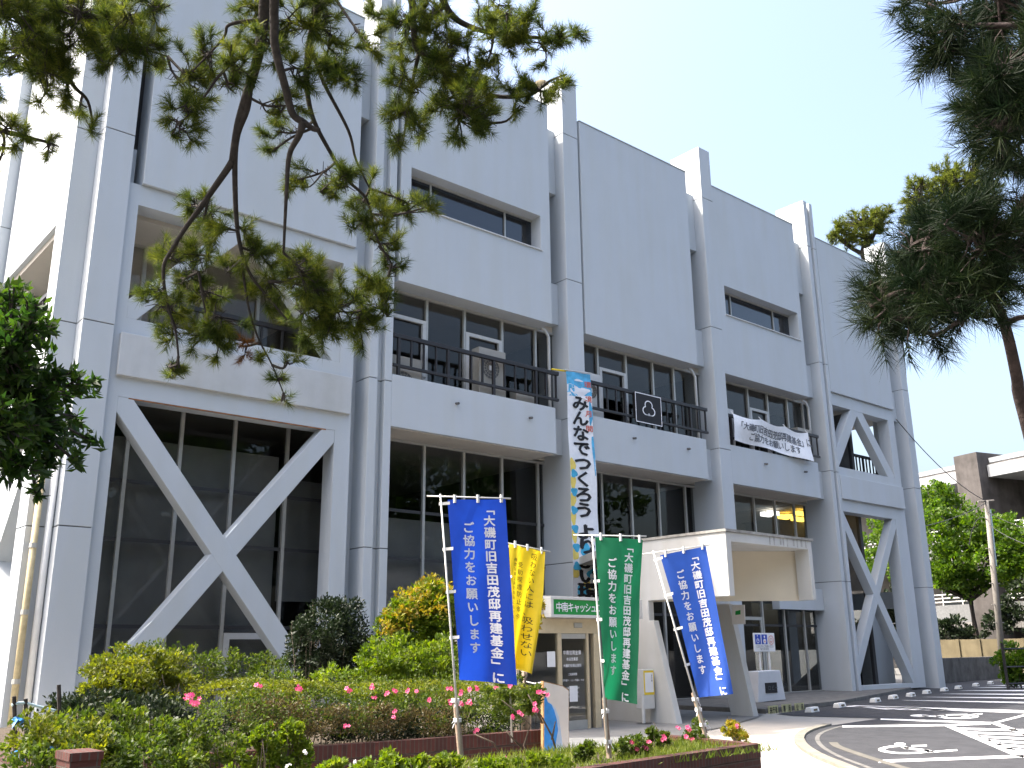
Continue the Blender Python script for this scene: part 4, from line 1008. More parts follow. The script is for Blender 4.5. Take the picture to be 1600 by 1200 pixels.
# brick walls of the planters
def brick_wall(name, label, line, z0, z1, t=.12, course=.14):
    c = line[len(line)//2]; w_ = thing(name, label, 'brick wall', (c[0], c[1], z0))
    for nm, mat, a, b, wd in (('courses', 'brick', z0, z1-course-.004, t), ('soldier_course', 'brick_soldier', z1-course, z1, t+.012)):
        L = [np.array(p, float) for p in line]; A_ = []; B_ = []; dist = [0]
        for i, p in enumerate(L):
            d = L[min(i+1, len(L)-1)]-L[max(i-1, 0)]; d /= np.linalg.norm(d); nn = np.array([-d[1], d[0]])
            A_.append(p-nn*wd/2); B_.append(p+nn*wd/2)
            if i: dist.append(dist[-1]+np.linalg.norm(p-L[i-1]))
        vs = []; fs = []; uv = []
        def q(p4, u4):
            b0 = len(vs); vs.extend(p4); fs.append((b0, b0+1, b0+2, b0+3)); uv.extend(u4)
        for i in range(len(L)-1):
            u0, u1 = dist[i]*K, dist[i+1]*K; h = (b-a)*K
            q([(*A_[i], a), (*A_[i+1], a), (*A_[i+1], b), (*A_[i], b)], [(u0, 0), (u1, 0), (u1, h), (u0, h)])
            q([(*B_[i+1], a), (*B_[i], a), (*B_[i], b), (*B_[i+1], b)], [(u1, 0), (u0, 0), (u0, h), (u1, h)])
            q([(*A_[i], b), (*A_[i+1], b), (*B_[i+1], b), (*B_[i], b)], [(u0, 0), (u1, 0), (u1, wd*K), (u0, wd*K)])
        for i, s_ in ((0, 1), (-1, -1)):
            p4 = [(*B_[i], a), (*A_[i], a), (*A_[i], b), (*B_[i], b)]
            if s_ < 0: p4 = [p4[1], p4[0], p4[3], p4[2]]
            q(p4, [(0, 0), (wd*K, 0), (wd*K, (b-a)*K), (0, (b-a)*K)])
        me = bpy.data.meshes.new(nm); o0 = org_of(w_)
        me.from_pydata([tuple((np.array(v)-o0)*K) for v in vs], [], fs); ul = me.uv_layers.new(name='UVMap')
        for i, v in enumerate(uv): ul.data[i].uv = v
        me.materials.append(MATS[mat]); o = bpy.data.objects.new(nm, me); COL.objects.link(o); o.parent = w_
    return w_
brick_wall('brick_wall', 'dark red brick planter wall with soldier course in front of the azalea hedge', [(-2.2, -7.7), (.78, -7.97), (1.83, -8.08), (3.95, -8.12)], -.12, .41)
fgl = smooth_line([(-1.2, -11.35), (.5, -11.15), (1.58, -10.98), (2.84, -10.86), (3.7, -10.78), (4.38, -10.72)], 3)
brick_wall('brick_wall', 'curved dark red brick planter edge at the bottom right of the banner flags', fgl, -.12, .36)
brick_wall('brick_wall', 'short end wall of the front brick planter facing the pavement', [(4.44, -10.66), (4.62, -9.3)], -.12, .352)
brick_wall('brick_wall', 'rear edge of the front brick planter by the pavement', [(1.2, -9.25), (4.54, -9.24)], -.12, .26)
q0, q1, q2 = pz_(-60, 1160, .36), pz_(0, 1180, .36), pz_(75, 1206, .36)
brick_wall('brick_wall', 'end of a low brick wall cutting the bottom left corner', [tuple(q0[:2]), tuple(q1[:2]), tuple(q2[:2])], -.12, .36)
o = MB().prism([tuple(p+np.array([0, .05])) for p in fgl]+[(4.5, -9.32), (1.1, -9.32), (-2.2, -9.2)], 'z', -.1, .30).build('planter_soil', 'soil'); tag(o, kind='structure')
o = MB().prism([(-2.2, -7.66), (.78, -7.9), (1.83, -8.02), (3.9, -8.05), (3.95, -6.0), (4.2, -2.6), (.2, -1.0), (-2.2, -1.5)], 'z', -.1, .33).build('hedge_soil', 'soil'); tag(o, kind='structure')
bp = thing('brick_pillar', 'low dark red brick pillar standing among the plants at the bottom left', 'brick pillar', tuple(py_(130, 1200, -10.6)))
a = py_(111, 1177, -10.6); b = py_(151, 1260, -10.6)
MB().box(a[0], b[0], -10.6, -10.32, b[2], a[2]-.05).build('shaft', 'brick', bp, uvbox=True); MB().box(a[0]-.01, b[0]+.01, -10.61, -10.31, a[2]-.049, a[2]).build('cap', 'brick_soldier', bp, uvbox=True)

# azalea hedge behind the brick wall
hb = [rb(x, y, Y, r, r*1.3, r*.62) for (x, y, Y, r) in [(330, 1118, -7.6, 60), (400, 1112, -7.5, 60), (470, 1112, -7.5, 62), (540, 1112, -7.5, 62), (610, 1110, -7.45, 62), (680, 1110, -7.5, 60), (745, 1108, -7.5, 58), (800, 1100, -7.6, 42), (440, 1092, -6.9, 60), (560, 1092, -6.9, 62), (660, 1090, -6.9, 60), (750, 1090, -6.9, 55)]]
hg = shrub('azalea_hedge', 'clipped azalea hedge with scattered pink flowers growing along the top of the brick wall', 'hedge', hb, 'leaf_azalea', 26000, .036, .017, 11,
           extra=[('leaf_azalea_gold', [rb(x, y, -7.2, 55, 60, 12) for x, y in ((420, 1072), (480, 1075), (560, 1078), (620, 1076), (690, 1076), (760, 1074), (355, 1075))], 11000), ('leaf_dark', [rb(x, y, -7.5, 66, 40, 26) for x, y in ((360, 1140), (430, 1140), (510, 1138), (590, 1136), (670, 1134), (750, 1130))], 16000), ('leaf_brown', [rb(x, y, -7.95, 60, 12, 28) for x, y in ((420, 1118), (500, 1122), (590, 1120), (680, 1122))], 4200)], lumps=40, lr=.26)  # dark leaves low down put the shade of the hedge side into colour
for (x, y, n) in [(293, 1090, 4), (307, 1098, 3), (404, 1070, 3), (465, 1075, 4), (545, 1077, 3), (583, 1073, 3), (605, 1084, 2), (616, 1078, 3), (638, 1080, 6), (648, 1083, 4), (585, 1090, 2), (672, 1094, 4), (703, 1077, 3), (718, 1083, 4), (735, 1078, 5), (742, 1076, 3), (720, 1100, 3), (733, 1098, 6), (775, 1077, 3), (788, 1085, 4), (613, 1122, 3), (616, 1112, 2), (541, 1133, 3), (425, 1136, 3), (743, 1143, 5), (790, 1073, 3), (700, 1098, 2)]:
    cluster(hg, x, y, -8.12, min(n, 3))
# yellow-green azalea mound at the left
mb_ = [rb(x, y, Y, r, r, r*.75) for (x, y, Y, r) in [(165, 1055, -6.6, 38), (210, 1045, -6.4, 42), (250, 1045, -6.3, 38), (200, 1078, -6.7, 45), (150, 1085, -6.8, 34), (270, 1078, -6.6, 36)]]
az = shrub('azalea_bush', 'sunlit yellow green azalea bush in front of the corner pier', 'shrub', mb_, 'leaf_azalea_gold', 9000, .052, .024, 13, lumps=30, lr=.26,
           extra=[('leaf_dark', [rb(180, 1100, -6.6, 70, 60, 30), rb(110, 1110, -6.8, 40, 40, 26)], 3000)])
# low shrubs along the glass
shrub('low_shrub', 'row of low dark green shrubs under the large X brace', 'shrub', [rb(x, y, -2.6, r, r, r*.8) for x, y, r in ((180, 1040, 30), (240, 1040, 36), (300, 1042, 36), (355, 1046, 32), (410, 1050, 30), (460, 1052, 34), (500, 1060, 34))], 'leaf_azalea', 9000, .06, .026, 15, lumps=22, lr=.3)
db = [rb(x, y, -3.4, r) for x, y, r in ((520, 985, 50), (490, 1010, 42), (550, 1005, 42), (510, 1035, 45), (560, 1040, 30), (535, 965, 30), (480, 985, 25))]
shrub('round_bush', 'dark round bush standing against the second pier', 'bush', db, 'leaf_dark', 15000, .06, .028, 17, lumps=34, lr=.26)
pb_ = [rb(x, y, -4.6, r) for x, y, r in ((610, 1000, 30), (700, 955, 34), (665, 950, 38), (690, 985, 40), (650, 985, 42), (630, 960, 28), (615, 975, 24), (690, 940, 30), (670, 925, 22), (680, 1020, 40))]
gb_ = [rb(x, y, -5.6, r, r, r*.8) for x, y, r in ((600, 1035, 38), (640, 1030, 42), (690, 1030, 40), (570, 1050, 26), (660, 1055, 38), (610, 1058, 34), (700, 1060, 30), (520, 1062, 28))]
shrub('photinia_bush', 'tall bush with orange tipped leaves left of the large blue banner flag', 'bush', pb_, 'leaf_green', 12000, .080, .036, 19, lumps=30, lr=.27, extra=[('leaf_photinia', [rb(672, 918, -4.7, 22), rb(640, 940, -4.8, 26), rb(618, 965, -4.8, 22), rb(668, 950, -4.85, 26), rb(604, 980, -4.8, 14), rb(695, 925, -4.8, 18)], 1100)], curl=.4)
shrub('green_bush', 'bright yellow green bush at the foot of the orange tipped bush', 'bush', gb_, 'leaf_green', 8000, .07, .034, 21, lumps=30, lr=.28)
# tangled planting at the front left
fb = [rb(x, y, Y, r, r, r*.75) for (x, y, Y, r) in [(60, 1150, -9.6, 40), (110, 1150, -9.3, 45), (170, 1150, -9.2, 50), (230, 1155, -9.2, 50), (290, 1160, -9.2, 46), (340, 1165, -9.3, 40), (140, 1185, -10, 45), (210, 1190, -10, 50), (280, 1195, -10.1, 45), (60, 1190, -10.1, 40)]]
fs = shrub('tangled_shrub', 'tangled glossy leaved shrub over the low fence at the bottom left', 'shrub', fb, 'leaf_azalea', 11000, .046, .022, 23, lumps=36, lr=.24, extra=[('leaf_azalea_gold', [rb(60, 1150, -9.8, 38), rb(130, 1175, -10, 40)], 1300), ('leaf_dark', [rb(240, 1130, -8.6, 80, 40, 40), rb(140, 1120, -8.6, 60, 30, 36)], 4500)])
cluster(fs, 293+5, 1087, -9.4, 3); cluster(fs, 305, 1096, -9.4, 3)
cr = shrub('creeper', 'bright green creeper hanging over the left part of the brick wall', 'plant', [rb(x, y, -8.5, r, 14, r) for x, y, r in ((450, 1165, 26), (430, 1185, 30), (470, 1180, 18), (380, 1180, 26), (455, 1140, 18), (410, 1150, 16))], 'leaf_green', 3200, .05, .026, 25, lumps=20, lr=.3)
for (x, y) in ((475, 1177), (450, 1196), (557, 1192)): cluster(cr, x, y, -8.9, 2, 'petal_white', .8)
shrub('ground_ivy', 'low green ivy growing in the front planter below the blue banner flag', 'plant', [rb(x, y, -10.5, r, r, r*.6) for x, y, r in ((590, 1195, 30), (640, 1198, 26), (700, 1192, 24), (770, 1196, 26), (830, 1190, 22), (520, 1200, 22), (870, 1196, 20))], 'leaf_green', 4200, .05, .026, 27, lumps=22, lr=.3)
az2 = shrub('leggy_azalea', 'leggy azalea with bare pale stems beside the painted board', 'shrub', [rb(x, y, -9.0, r, r, r*.8) for x, y, r in ((800, 1078, 24), (822, 1095, 22), (838, 1085, 16), (790, 1110, 22), (770, 1085, 18))], 'leaf_azalea', 2600, .045, .02, 29, lumps=18, lr=.3, stem=False)
mb = MB(); rng_ = np.random.default_rng(5)
for (P) in ([(835, 1195), (820, 1165), (828, 1135), (808, 1112), (790, 1095)], [(820, 1165), (800, 1150), (790, 1140)], [(848, 1125), (835, 1105), (828, 1085)], [(870, 1180), (862, 1150), (850, 1120), (838, 1100)], [(862, 1150), (868, 1130)], [(790, 1180), (770, 1165), (745, 1150)]):
    mb.tube([py_(x, y, -9.2)+rng_.normal(size=3)*.02 for x, y in P], np.linspace(.014, .006, len(P)), 5)
mb.build('bare_stems', 'twig', az2, smooth=True)
for (x, y, n) in [(795, 1073, 3), (835, 1100, 3), (853, 1084, 2), (843, 1083, 3), (838, 1107, 3), (812, 1115, 2), (800, 1120, 2), (777, 1190, 3), (787, 1188, 3), (882, 1182, 2)]: cluster(az2, x, y, -9.4, n)
# front planter: grass and young azaleas
rng = np.random.default_rng(31)
n = 9000; gx = rng.uniform(.8, 4.45, n); gy = rng.uniform(-10.95, -9.35, n); keep = gy > -10.95+.06*(4.4-gx)*0; gx, gy = gx[keep], gy[keep]
den = .5+.5*np.sin(gx*3.1+1.3*np.sin(gy*4))*np.cos(gy*2.7); k2 = rng.random(len(gx)) < .25+.75*den; gx, gy = gx[k2], gy[k2]
base = np.stack([gx, gy, np.full(len(gx), .30)], 1); d = nrm(rng.normal(size=(len(gx), 3))*np.array([.5, .5, .2])+np.array([0, 0, 1])); h = .05+.07*rng.random((len(gx), 1))
s = nrm(np.cross(d, rng.normal(size=d.shape)))*.006
V = np.stack([base-s, base+s, base+d*h], 1).reshape(-1, 3)
tag(np_mesh('planter_grass', V, np.arange(len(V)).reshape(-1, 3), 'grass'), 'short weedy grass covering the soil of the front planter', 'grass', kind='stuff')
def young_azalea(label, spots, px0, flowers, seed, mat='leaf_azalea'):
    t = thing('young_azalea', label, 'shrub', tuple(py_(px0[0], px0[1], px0[2])), 'young azaleas in the front planter')
    foliage('leaves', mat, [rb(x, y, px0[2], r, r, r) for x, y, r in spots], 420*len(spots), .046, .02, seed, t, lumps=9, lr=.34)
    mb = MB(); b0 = py_(px0[0], px0[1], px0[2]); r_ = np.random.default_rng(seed)
    for x, y, r in spots:
        e = py_(x, y, px0[2]); 
        for k in range(4): q = e+r_.normal(size=3)*.06; mb.tube([b0, (b0+q)/2+r_.normal(size=3)*.03, q], [.008, .006, .003], 5)
    mb.build('stems', 'twig', t)
    for x, y, n_ in flowers: cluster(t, x, y, px0[2]-.08, n_, 'petal', 1.0)
young_azalea('small azalea with pink flowers at the foot of the green banner flag', [(985, 1165, 20), (965, 1170, 16), (1003, 1168, 18)], (985, 1184, -10.3), [(988, 1160, 3), (1005, 1168, 3), (996, 1172, 3), (1012, 1160, 2)], 41)
young_azalea('small azalea bush without flowers between the painted board and the green banner flag', [(918, 1175, 16), (908, 1182, 12)], (915, 1190, -10.3), [], 43)
young_azalea('upright azalea with one pink flower cluster left of the tilted blue banner flag', [(1025, 1160, 12), (1020, 1145, 10), (1040, 1152, 10)], (1025, 1178, -10.1), [(1035, 1154, 4)], 45)
young_azalea('azalea with bright pink flowers at the foot of the tilted blue banner flag', [(1100, 1148, 18), (1075, 1150, 14), (1090, 1160, 14)], (1092, 1170, -9.8), [(1074, 1138, 4), (1072, 1153, 4), (1081, 1156, 4), (1058, 1138, 2)], 47)
young_azalea('brownish azalea at the right end of the front planter', [(1150, 1145, 16), (1140, 1138, 10), (1160, 1152, 12)], (1152, 1165, -9.6), [(1151, 1134, 2)], 49, 'leaf_photinia')

# slender trunk tied beside the painted board, with yellowing leaves
st = thing('slender_tree', 'slender pale trunk with a few yellow leaves beside the yellow banner flag', 'tree', tuple(py_(822, 1150, -7.2)))
MB().tube([py_(x, y, -7.2) for x, y in ((822, 1155), (822, 1100), (819, 1050), (826, 1000), (833, 950), (838, 935))], [.07, .065, .055, .035, .02, .008], 8).build('trunk', 'wood', st, smooth=True)
foliage('crown', 'leaf_photinia', [rb(x, y, -7.1, r) for x, y, r in ((841, 945, 10), (838, 975, 9), (844, 960, 8), (832, 925, 8))], 260, .06, .025, 33, st, lumps=6)
a_ = py_(822, 1065, -7.2); b_ = py_(849, 1066, -8.3); MB().tube([a_, (a_+b_)/2-(0, 0, .02), b_], .006, 5).build('rope', 'rope', st)

# wire fence bits and blue sheet at the lower left
wf = thing('low_fence', 'low bent pale blue tubular fence at the bottom left corner', 'fence', tuple(py_(60, 1190, -9.6)))
for P in ([(18, 1102), (35, 1098), (60, 1104), (88, 1111)], [(18, 1130), (50, 1141), (80, 1147), (108, 1151)], [(15, 1156), (40, 1165), (66, 1177)]):
    MB().tube(smooth_line([py_(x, y, -8.9) for x, y in P], 4), .013, 6).build('rail', 'fence_blue', wf, smooth=True)
for x, y0, y1 in ((22, 1088, 1180), (92, 1070, 1180), (40, 1092, 1190)):
    MB().tube([py_(x, y0, -8.9), py_(x+2, y1, -8.9)], .016, 6).build('post', 'bark', wf)
for px, py, r, lb in ((28, 1184, 6, 'crumpled bright blue plastic sheet under the low fence'), (82, 1172, 5, 'small scrap of blue plastic in the leaves right of the low fence'), (26, 1126, 4, 'small scrap of blue plastic behind the top of the low fence')):
    c = py_(px, py, -9.9); k = np.linalg.norm(c-CAM)/FPX; rr = np.random.default_rng(px)
    n = 7; V = np.array([c+np.array([(i/(n-1)-.5)*2*r*k+.01*rr.normal(), (j/(n-1)-.5)*.12, (.5-abs(i/(n-1)-.5))*r*k*1.2+rr.normal()*.012+(j/(n-1)-.5)*r*k]) for j in range(n) for i in range(n)])
    F = np.array([(j*n+i, j*n+i+1, (j+1)*n+i+1, (j+1)*n+i) for j in range(n-1) for i in range(n-1)])
    tag(np_mesh('plastic_sheet', V, F, 'blue_sheet'), lb, 'plastic sheet')

# ------------------------------------------------------------------ pines
def tuft_needles(P, A, rng, n, L, w):
    """needles fanning forward from the shoots P along the axes A"""
    N = len(P); P = np.repeat(P, n, 0); A = np.repeat(A, n, 0)
    t = rng.random((N*n, 1)); r = nrm(np.cross(A, rng.normal(size=A.shape)))
    ang = np.radians(28+42*rng.random((N*n, 1))*(1-.35*t)); d = A*np.cos(ang)+r*np.sin(ang)
    b = P-A*L*1.1*(1-t); ln = L*(.75+.4*rng.random((N*n, 1))); s = nrm(np.cross(d, rng.normal(size=d.shape)))*w
    tip = b+d*ln+np.array([0, 0, -1.0])*ln*.05
    return np.stack([b-s, b+s, tip], 1).reshape(-1, 3)
def pine(name, label, trunk, limbs, blobs, seed, L=.085, w=.0022, tufts=15, per=46, jit=.35, mat='needles', bark='bark', dead=(), rad=30, up=.35, twigr=.006, group=None, droop=0.0, strands=False, strands_per=5):
    rng = np.random.default_rng(seed)
    t = thing(name, label, 'pine tree', tuple(trunk[0][0]))
    MB().tube(smooth_line([p for p, r in trunk], 5), np.interp(np.linspace(0, len(trunk)-1, (len(trunk)-1)*5+1), range(len(trunk)), [r for p, r in trunk]), 10).build('trunk', bark, t, smooth=True)
    samples = [np.array(p, float) for p, r in trunk[len(trunk)//2:]]; lm = MB(); twm = MB()
    for lb in limbs:
        pts = [at(x, y, D) for x, y, D in lb[0]]; r0, r1 = lb[1], lb[2]
        for i in range(1, len(pts)-1): pts[i] = pts[i]+rng.normal(size=3)*.012
        sm = smooth_line(pts, 5); samples += sm
        lm.tube(sm, np.linspace(r0, r1, len(sm)), 7)
    S = np.array(samples); TP = []; TA = []; DP = []; DA = []
    for b in blobs:
        x, y, rp, D = b[:4]; D = D+rng.uniform(-jit, jit); c = at(x, y, D); R = rp*D/FPX
        j = np.argmin(np.linalg.norm(S-c, axis=1)+.25*np.maximum(0, c[2]-S[:, 2])); b0 = S[j]
        mid = (b0+c)/2+rng.normal(size=3)*R*.2+np.array([0, 0, -.1*np.linalg.norm(c-b0)])
        sub = smooth_line([b0, mid, c], 4); twm.tube(sub, np.linspace(twigr*1.8, twigr, len(sub)), 5)
        n = max(4, int(tufts*(rp/rad)**1.6))
        n = n if droop <= 0 else max(5, n)
        off = rng.normal(size=(n, 3)); off = nrm(off)*(rng.random((n, 1))**.45)*R*np.array([1-.3*droop, 1-.3*droop, 1+.15*droop]); pos = c+off
        ax = nrm(off/R*.9+rng.normal(size=(n, 3))*.45+np.array([0, 0, up])+nrm(c-b0)*.4)
        if droop > 0 or strands:
            m_ = max(2, n//strands_per); ends = c+nrm(rng.normal(size=(m_, 3)))*(.55+.6*rng.random((m_, 1)))*R*np.array([.85, .85, 1.1])+np.array([0, 0, -.15*R*droop])
            pos = []; ax = []
            for e in ends:
                s0 = sub[rng.integers(len(sub)//3, len(sub))]; bow = (s0+e)/2+rng.normal(size=3)*R*.18+np.array([0, 0, -.12*R*droop]); st_ = smooth_line([s0, bow, e], 4)
                twm.tube(st_, np.linspace(twigr*1.1, twigr*.5, len(st_)), 4, cap=False)
                for k in range(max(2, n//m_)):
                    t_ = 1-(rng.random()**1.5)*.75; i_ = min(int(t_*(len(st_)-1)), len(st_)-2); q = st_[i_]+(st_[i_+1]-st_[i_])*(t_*(len(st_)-1)-i_); tg = nrm(st_[i_+1]-st_[i_])
                    a = nrm(tg+rng.normal(size=3)*.55+np.array([0, 0, up*.8])); pos.append(q+a*L*.9); ax.append(a)
            pos = np.array(pos); ax = np.array(ax)
            for k in range(int(n*.5)):      # bare fine twigs
                s0 = sub[rng.integers(len(sub)//3, len(sub))]; e = s0+nrm(rng.normal(size=3))*R*(.3+.5*rng.random()); twm.tube([s0, (s0+e)/2+rng.normal(size=3)*.02, e], [twigr*.7, twigr*.5, twigr*.3], 4, cap=False)
        for p, a in (() if (droop > 0 or strands) else zip(pos, ax)):
            s0 = sub[rng.integers(len(sub)//2, len(sub))]; q = p-a*L*.8
            twm.tube([s0, (s0+q)/2+rng.normal(size=3)*.02, q, p], [twigr, twigr*.8, twigr*.6, twigr*.4], 4, cap=False)
        if rng.random() < .0 or (x, y) in dead: DP.append(pos); DA.append(ax)
        else: TP.append(pos); TA.append(ax)
    lm.build('limb', bark, t, smooth=True) if lm.v else None
    twm.build('twigs', bark, t, recalc=False)
    V = tuft_needles(np.concatenate(TP), np.concatenate(TA), rng, per, L, w)
    np_mesh('crown', V, np.arange(len(V)).reshape(-1, 3), mat, t)
    if DP:
        V = tuft_needles(np.concatenate(DP), np.concatenate(DA), rng, per, L*.8, w); np_mesh('dry_needles', V, np.arange(len(V)).reshape(-1, 3), 'needles_dead', t)
    return t

DL = 6.6
left_blobs = [(300,110,34),(330,85,30),(290,165,26),(275,190,22),(350,130,26),(365,95,30),(310,140,28),(425,60,32),(400,15,42),(450,30,38),(520,60,42),(500,15,42),(540,120,26),(520,100,34),(445,165,28),(432,205,22),(426,236,16),(480,110,28),(290,205,20),
 (330,335,32),(305,318,22),(312,398,36),(345,360,24),(262,405,28),(242,450,28),(268,482,28),(330,450,34),(350,500,32),(320,520,26),(340,540,22),(268,512,20),(268,568,18),(276,585,14),(290,440,26),
 (442,410,24),(402,390,32),(420,440,36),(470,430,42),(500,450,42),(530,480,42),(560,500,36),(590,480,28),(600,455,26),(500,510,36),(470,490,36),(560,450,28),(480,400,26),(450,565,11),(441,592,13),(446,618,10),(470,280,28),(500,300,22),(540,280,32),(580,310,32),(600,335,28),(640,320,26),(662,325,18),(612,380,22),(620,412,16),(560,340,28),(575,370,20),(600,392,18),(375,540,14),(405,560,12),(360,420,24),(385,360,20),
 (640,30,38),(660,80,40),(632,120,34),(622,170,28),(640,190,28),(622,220,20),(700,60,38),(700,120,42),(730,150,40),(760,180,36),(720,190,32),(742,140,36),(690,170,28),(670,110,36),(760,35,28),(790,20,32),(820,50,32),(850,60,32),(880,58,22),(900,46,16),(800,140,28),(840,138,28),(870,122,22),(760,100,24),(590,28,32),(572,60,22),(680,15,38),(660,200,18),(812,165,14),(780,8,28),(822,18,18),(790,70,22),(735,95,26)]
ul_blobs = [(10,30,48),(60,20,56),(120,30,48),(170,50,42),(200,20,42),(240,10,32),(230,70,32),(190,80,38),(150,70,30),(256,90,16),(30,80,40),(60,110,38),(100,130,28),(40,60,48),(135,168,16),(140,196,13),(0,130,16),(10,200,26),(40,214,22),(80,227,16),(0,250,15),(85,105,34),(110,70,38),(20,5,50),(90,0,45),(160,5,40)]
rr = random.Random(12)
ltrunk = [(np.array([-7.4,-12.8,-.1]),.24),(np.array([-7.2,-12.6,2.0]),.21),(np.array([-6.6,-12.4,4.2]),.18),(np.array([-5.6,-12.2,5.9]),.14),(np.array(at(180,-330,6.9)),.10),(np.array(at(380,-230,6.7)),.07)]
LL = lambda pts, r0, r1, D=DL, k=0.0: ([(x, y, D+k*i) for i, (x, y) in enumerate(pts)], r0, r1)
left_limbs = [LL([(380,-230),(415,-80),(412,30),(400,90),(387,150),(373,200),(363,252)], .042, .024),
 LL([(363,252),(356,268),(330,297),(310,325),(290,355),(270,390),(258,420),(256,470),(274,520),(280,575)], .024, .006),
 LL([(390,130),(382,170),(370,225),(369,300),(374,360),(378,405),(398,432),(430,470),(448,500)], .024, .006),
 LL([(300,-240),(420,-60),(428,20),(432,70),(446,140),(460,175),(473,190)], .032, .022, DL-.3),
 LL([(473,190),(468,212),(450,245),(444,300),(443,395)], .026, .008, DL-.3), LL([(473,190),(488,200),(500,203)], .022, .012, DL-.3),
 LL([(420,-150),(520,-40),(500,20),(486,62),(478,100),(480,140),(495,190),(516,236),(540,280),(572,312),(590,370),(612,412)], .028, .006, DL+.2),
 LL([(485,70),(510,130),(540,200),(560,250),(578,295)], .016, .006, DL+.2),
 LL([(380,-230),(560,-140),(632,-30),(642,40),(655,80),(685,100),(720,160),(760,192)], .036, .008, DL+.3), LL([(655,80),(642,150),(630,222)], .016, .006, DL+.3),
 LL([(560,-140),(670,-30),(700,20),(735,42),(780,55),(830,60),(880,60),(905,48)], .030, .006, DL+.4), LL([(690,105),(760,143),(820,150),(860,132),(886,116)], .020, .006, DL+.4),
 LL([(378,405),(388,470),(402,520),(428,575),(446,622)], .010, .004), LL([(310,425),(318,480),(332,525)], .008, .004), LL([(420,440),(470,450),(530,485),(590,480)], .012, .004),
 LL([(412,30),(360,40),(345,60),(300,112)], .014, .005), LL([(412,60),(350,110),(320,150),(285,190)], .012, .005),
 LL([(180,-330),(20,-140),(-20,-30),(40,45),(90,92),(112,132),(132,162),(146,200)], .034, .006, DL+.5), LL([(20,-140),(60,-30),(110,12),(170,30),(230,20),(266,8)], .030, .006, DL+.5),
 LL([(150,30),(190,70),(230,80),(262,88)], .014, .005, DL+.5), LL([(20,-140),(-60,100),(-20,190),(30,211),(70,220),(92,229)], .030, .005, DL+.4)]
pine('overhanging_pine', 'pine with long drooping branches hanging across the upper left of the facade', ltrunk, left_limbs,
     [(x, y, r, DL+.1) for x, y, r in left_blobs]+[(x, y, r, DL+.5) for x, y, r in ul_blobs], 71, L=.074, w=.0016, tufts=31, per=66, dead={(375,540)}, rad=30, droop=1.0)

DR = 4.5
right_blobs = [(1440,2,38),(1490,30,44),(1500,70,42),(1540,30,50),(1585,40,60),(1570,100,60),(1520,110,44),(1488,82,26),(1530,150,44),(1585,160,56),(1560,200,54),(1530,185,34),(1590,225,44),(1545,225,34),(1620,100,70),(1620,200,70),(1560,150,50),
 (1455,385,52),(1515,372,50),(1552,352,66),(1600,335,48),(1595,400,60),(1500,420,66),(1430,440,58),(1390,450,48),(1365,488,38),(1400,500,48),(1442,515,40),(1480,470,48),(1540,435,45),(1585,445,30),(1352,470,22),(1358,440,24),(1420,400,44),(1470,395,60),(1540,395,60),(1460,440,55),(1410,470,50),(1640,350,60),(1500,500,20),(1530,480,24)]
rtrunk = [(at(1800,1420,5.6),.07),(at(1690,950,5.5),.06),(at(1601,650,5.3),.030),(at(1589,590,5.2),.027),(at(1576,530,5.1),.025),(at(1564,490,5.0),.023),(at(1548,455,4.9),.021),(at(1562,380,4.9),.021),(at(1615,280,4.9),.022),(at(1610,120,4.9),.018),(at(1580,-40,4.7),.016)]
RL = lambda pts, r0, r1, D=DR: ([(x, y, D) for x, y in pts], r0, r1)
right_limbs = [RL([(1548,455),(1500,420),(1440,440),(1390,455),(1360,480)], .022, .006), RL([(1560,380),(1500,350),(1450,372)], .018, .006), RL([(1600,120),(1540,90),(1490,85)], .016, .005), RL([(1590,40),(1520,30),(1450,5)], .016, .005), RL([(1600,200),(1550,190),(1530,180)], .014, .005),
 ([(1574,505,5.1),(1590,499,5.1),(1640,495,5.2)], .016, .01), RL([(1540,440),(1530,475),(1500,500)], .008, .004), ([(1568,508,5.1),(1556,512,5.1)], .006, .003)]
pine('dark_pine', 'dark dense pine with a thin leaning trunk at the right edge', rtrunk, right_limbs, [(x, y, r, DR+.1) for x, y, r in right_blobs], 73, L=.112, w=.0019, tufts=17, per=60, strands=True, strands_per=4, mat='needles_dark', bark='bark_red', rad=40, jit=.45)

DF = 46
far_blobs = [(1300,368,13),(1318,360,20),(1338,350,24),(1358,345,24),(1372,335,18),(1388,325,10),(1350,370,18),(1330,375,14),(1380,350,14),(1310,350,10),
 (1430,300,26),(1445,325,28),(1470,300,26),(1490,290,30),(1420,330,16),(1412,345,12),(1460,345,20),(1510,300,30),(1540,290,30),(1480,265,24),(1520,262,24),(1440,285,16)]
ft = [(at(1395,760,DF)*np.array([1,1,0])+np.array([0,0,-.1]),.5),(at(1395,520,DF),.42),(at(1375,440,DF),.30),(at(1352,398,DF),.22),(at(1358,372,DF),.14)]
pine('far_pine', 'sunlit pine with flat cloud like crowns rising behind the roof at the right', ft, [([(1385,470,DF),(1430,380,DF),(1450,335,DF),(1490,290,DF)], .22, .06), ([(1352,398,DF),(1330,388,DF),(1308,370,DF)], .12, .04), ([(1360,378,DF),(1375,350,DF)], .10, .04)],
     [(x, y, r, DF) for x, y, r in far_blobs], 75, L=.26, w=.014, tufts=30, per=40, jit=.6, rad=20, twigr=.03, mat='needles_far')

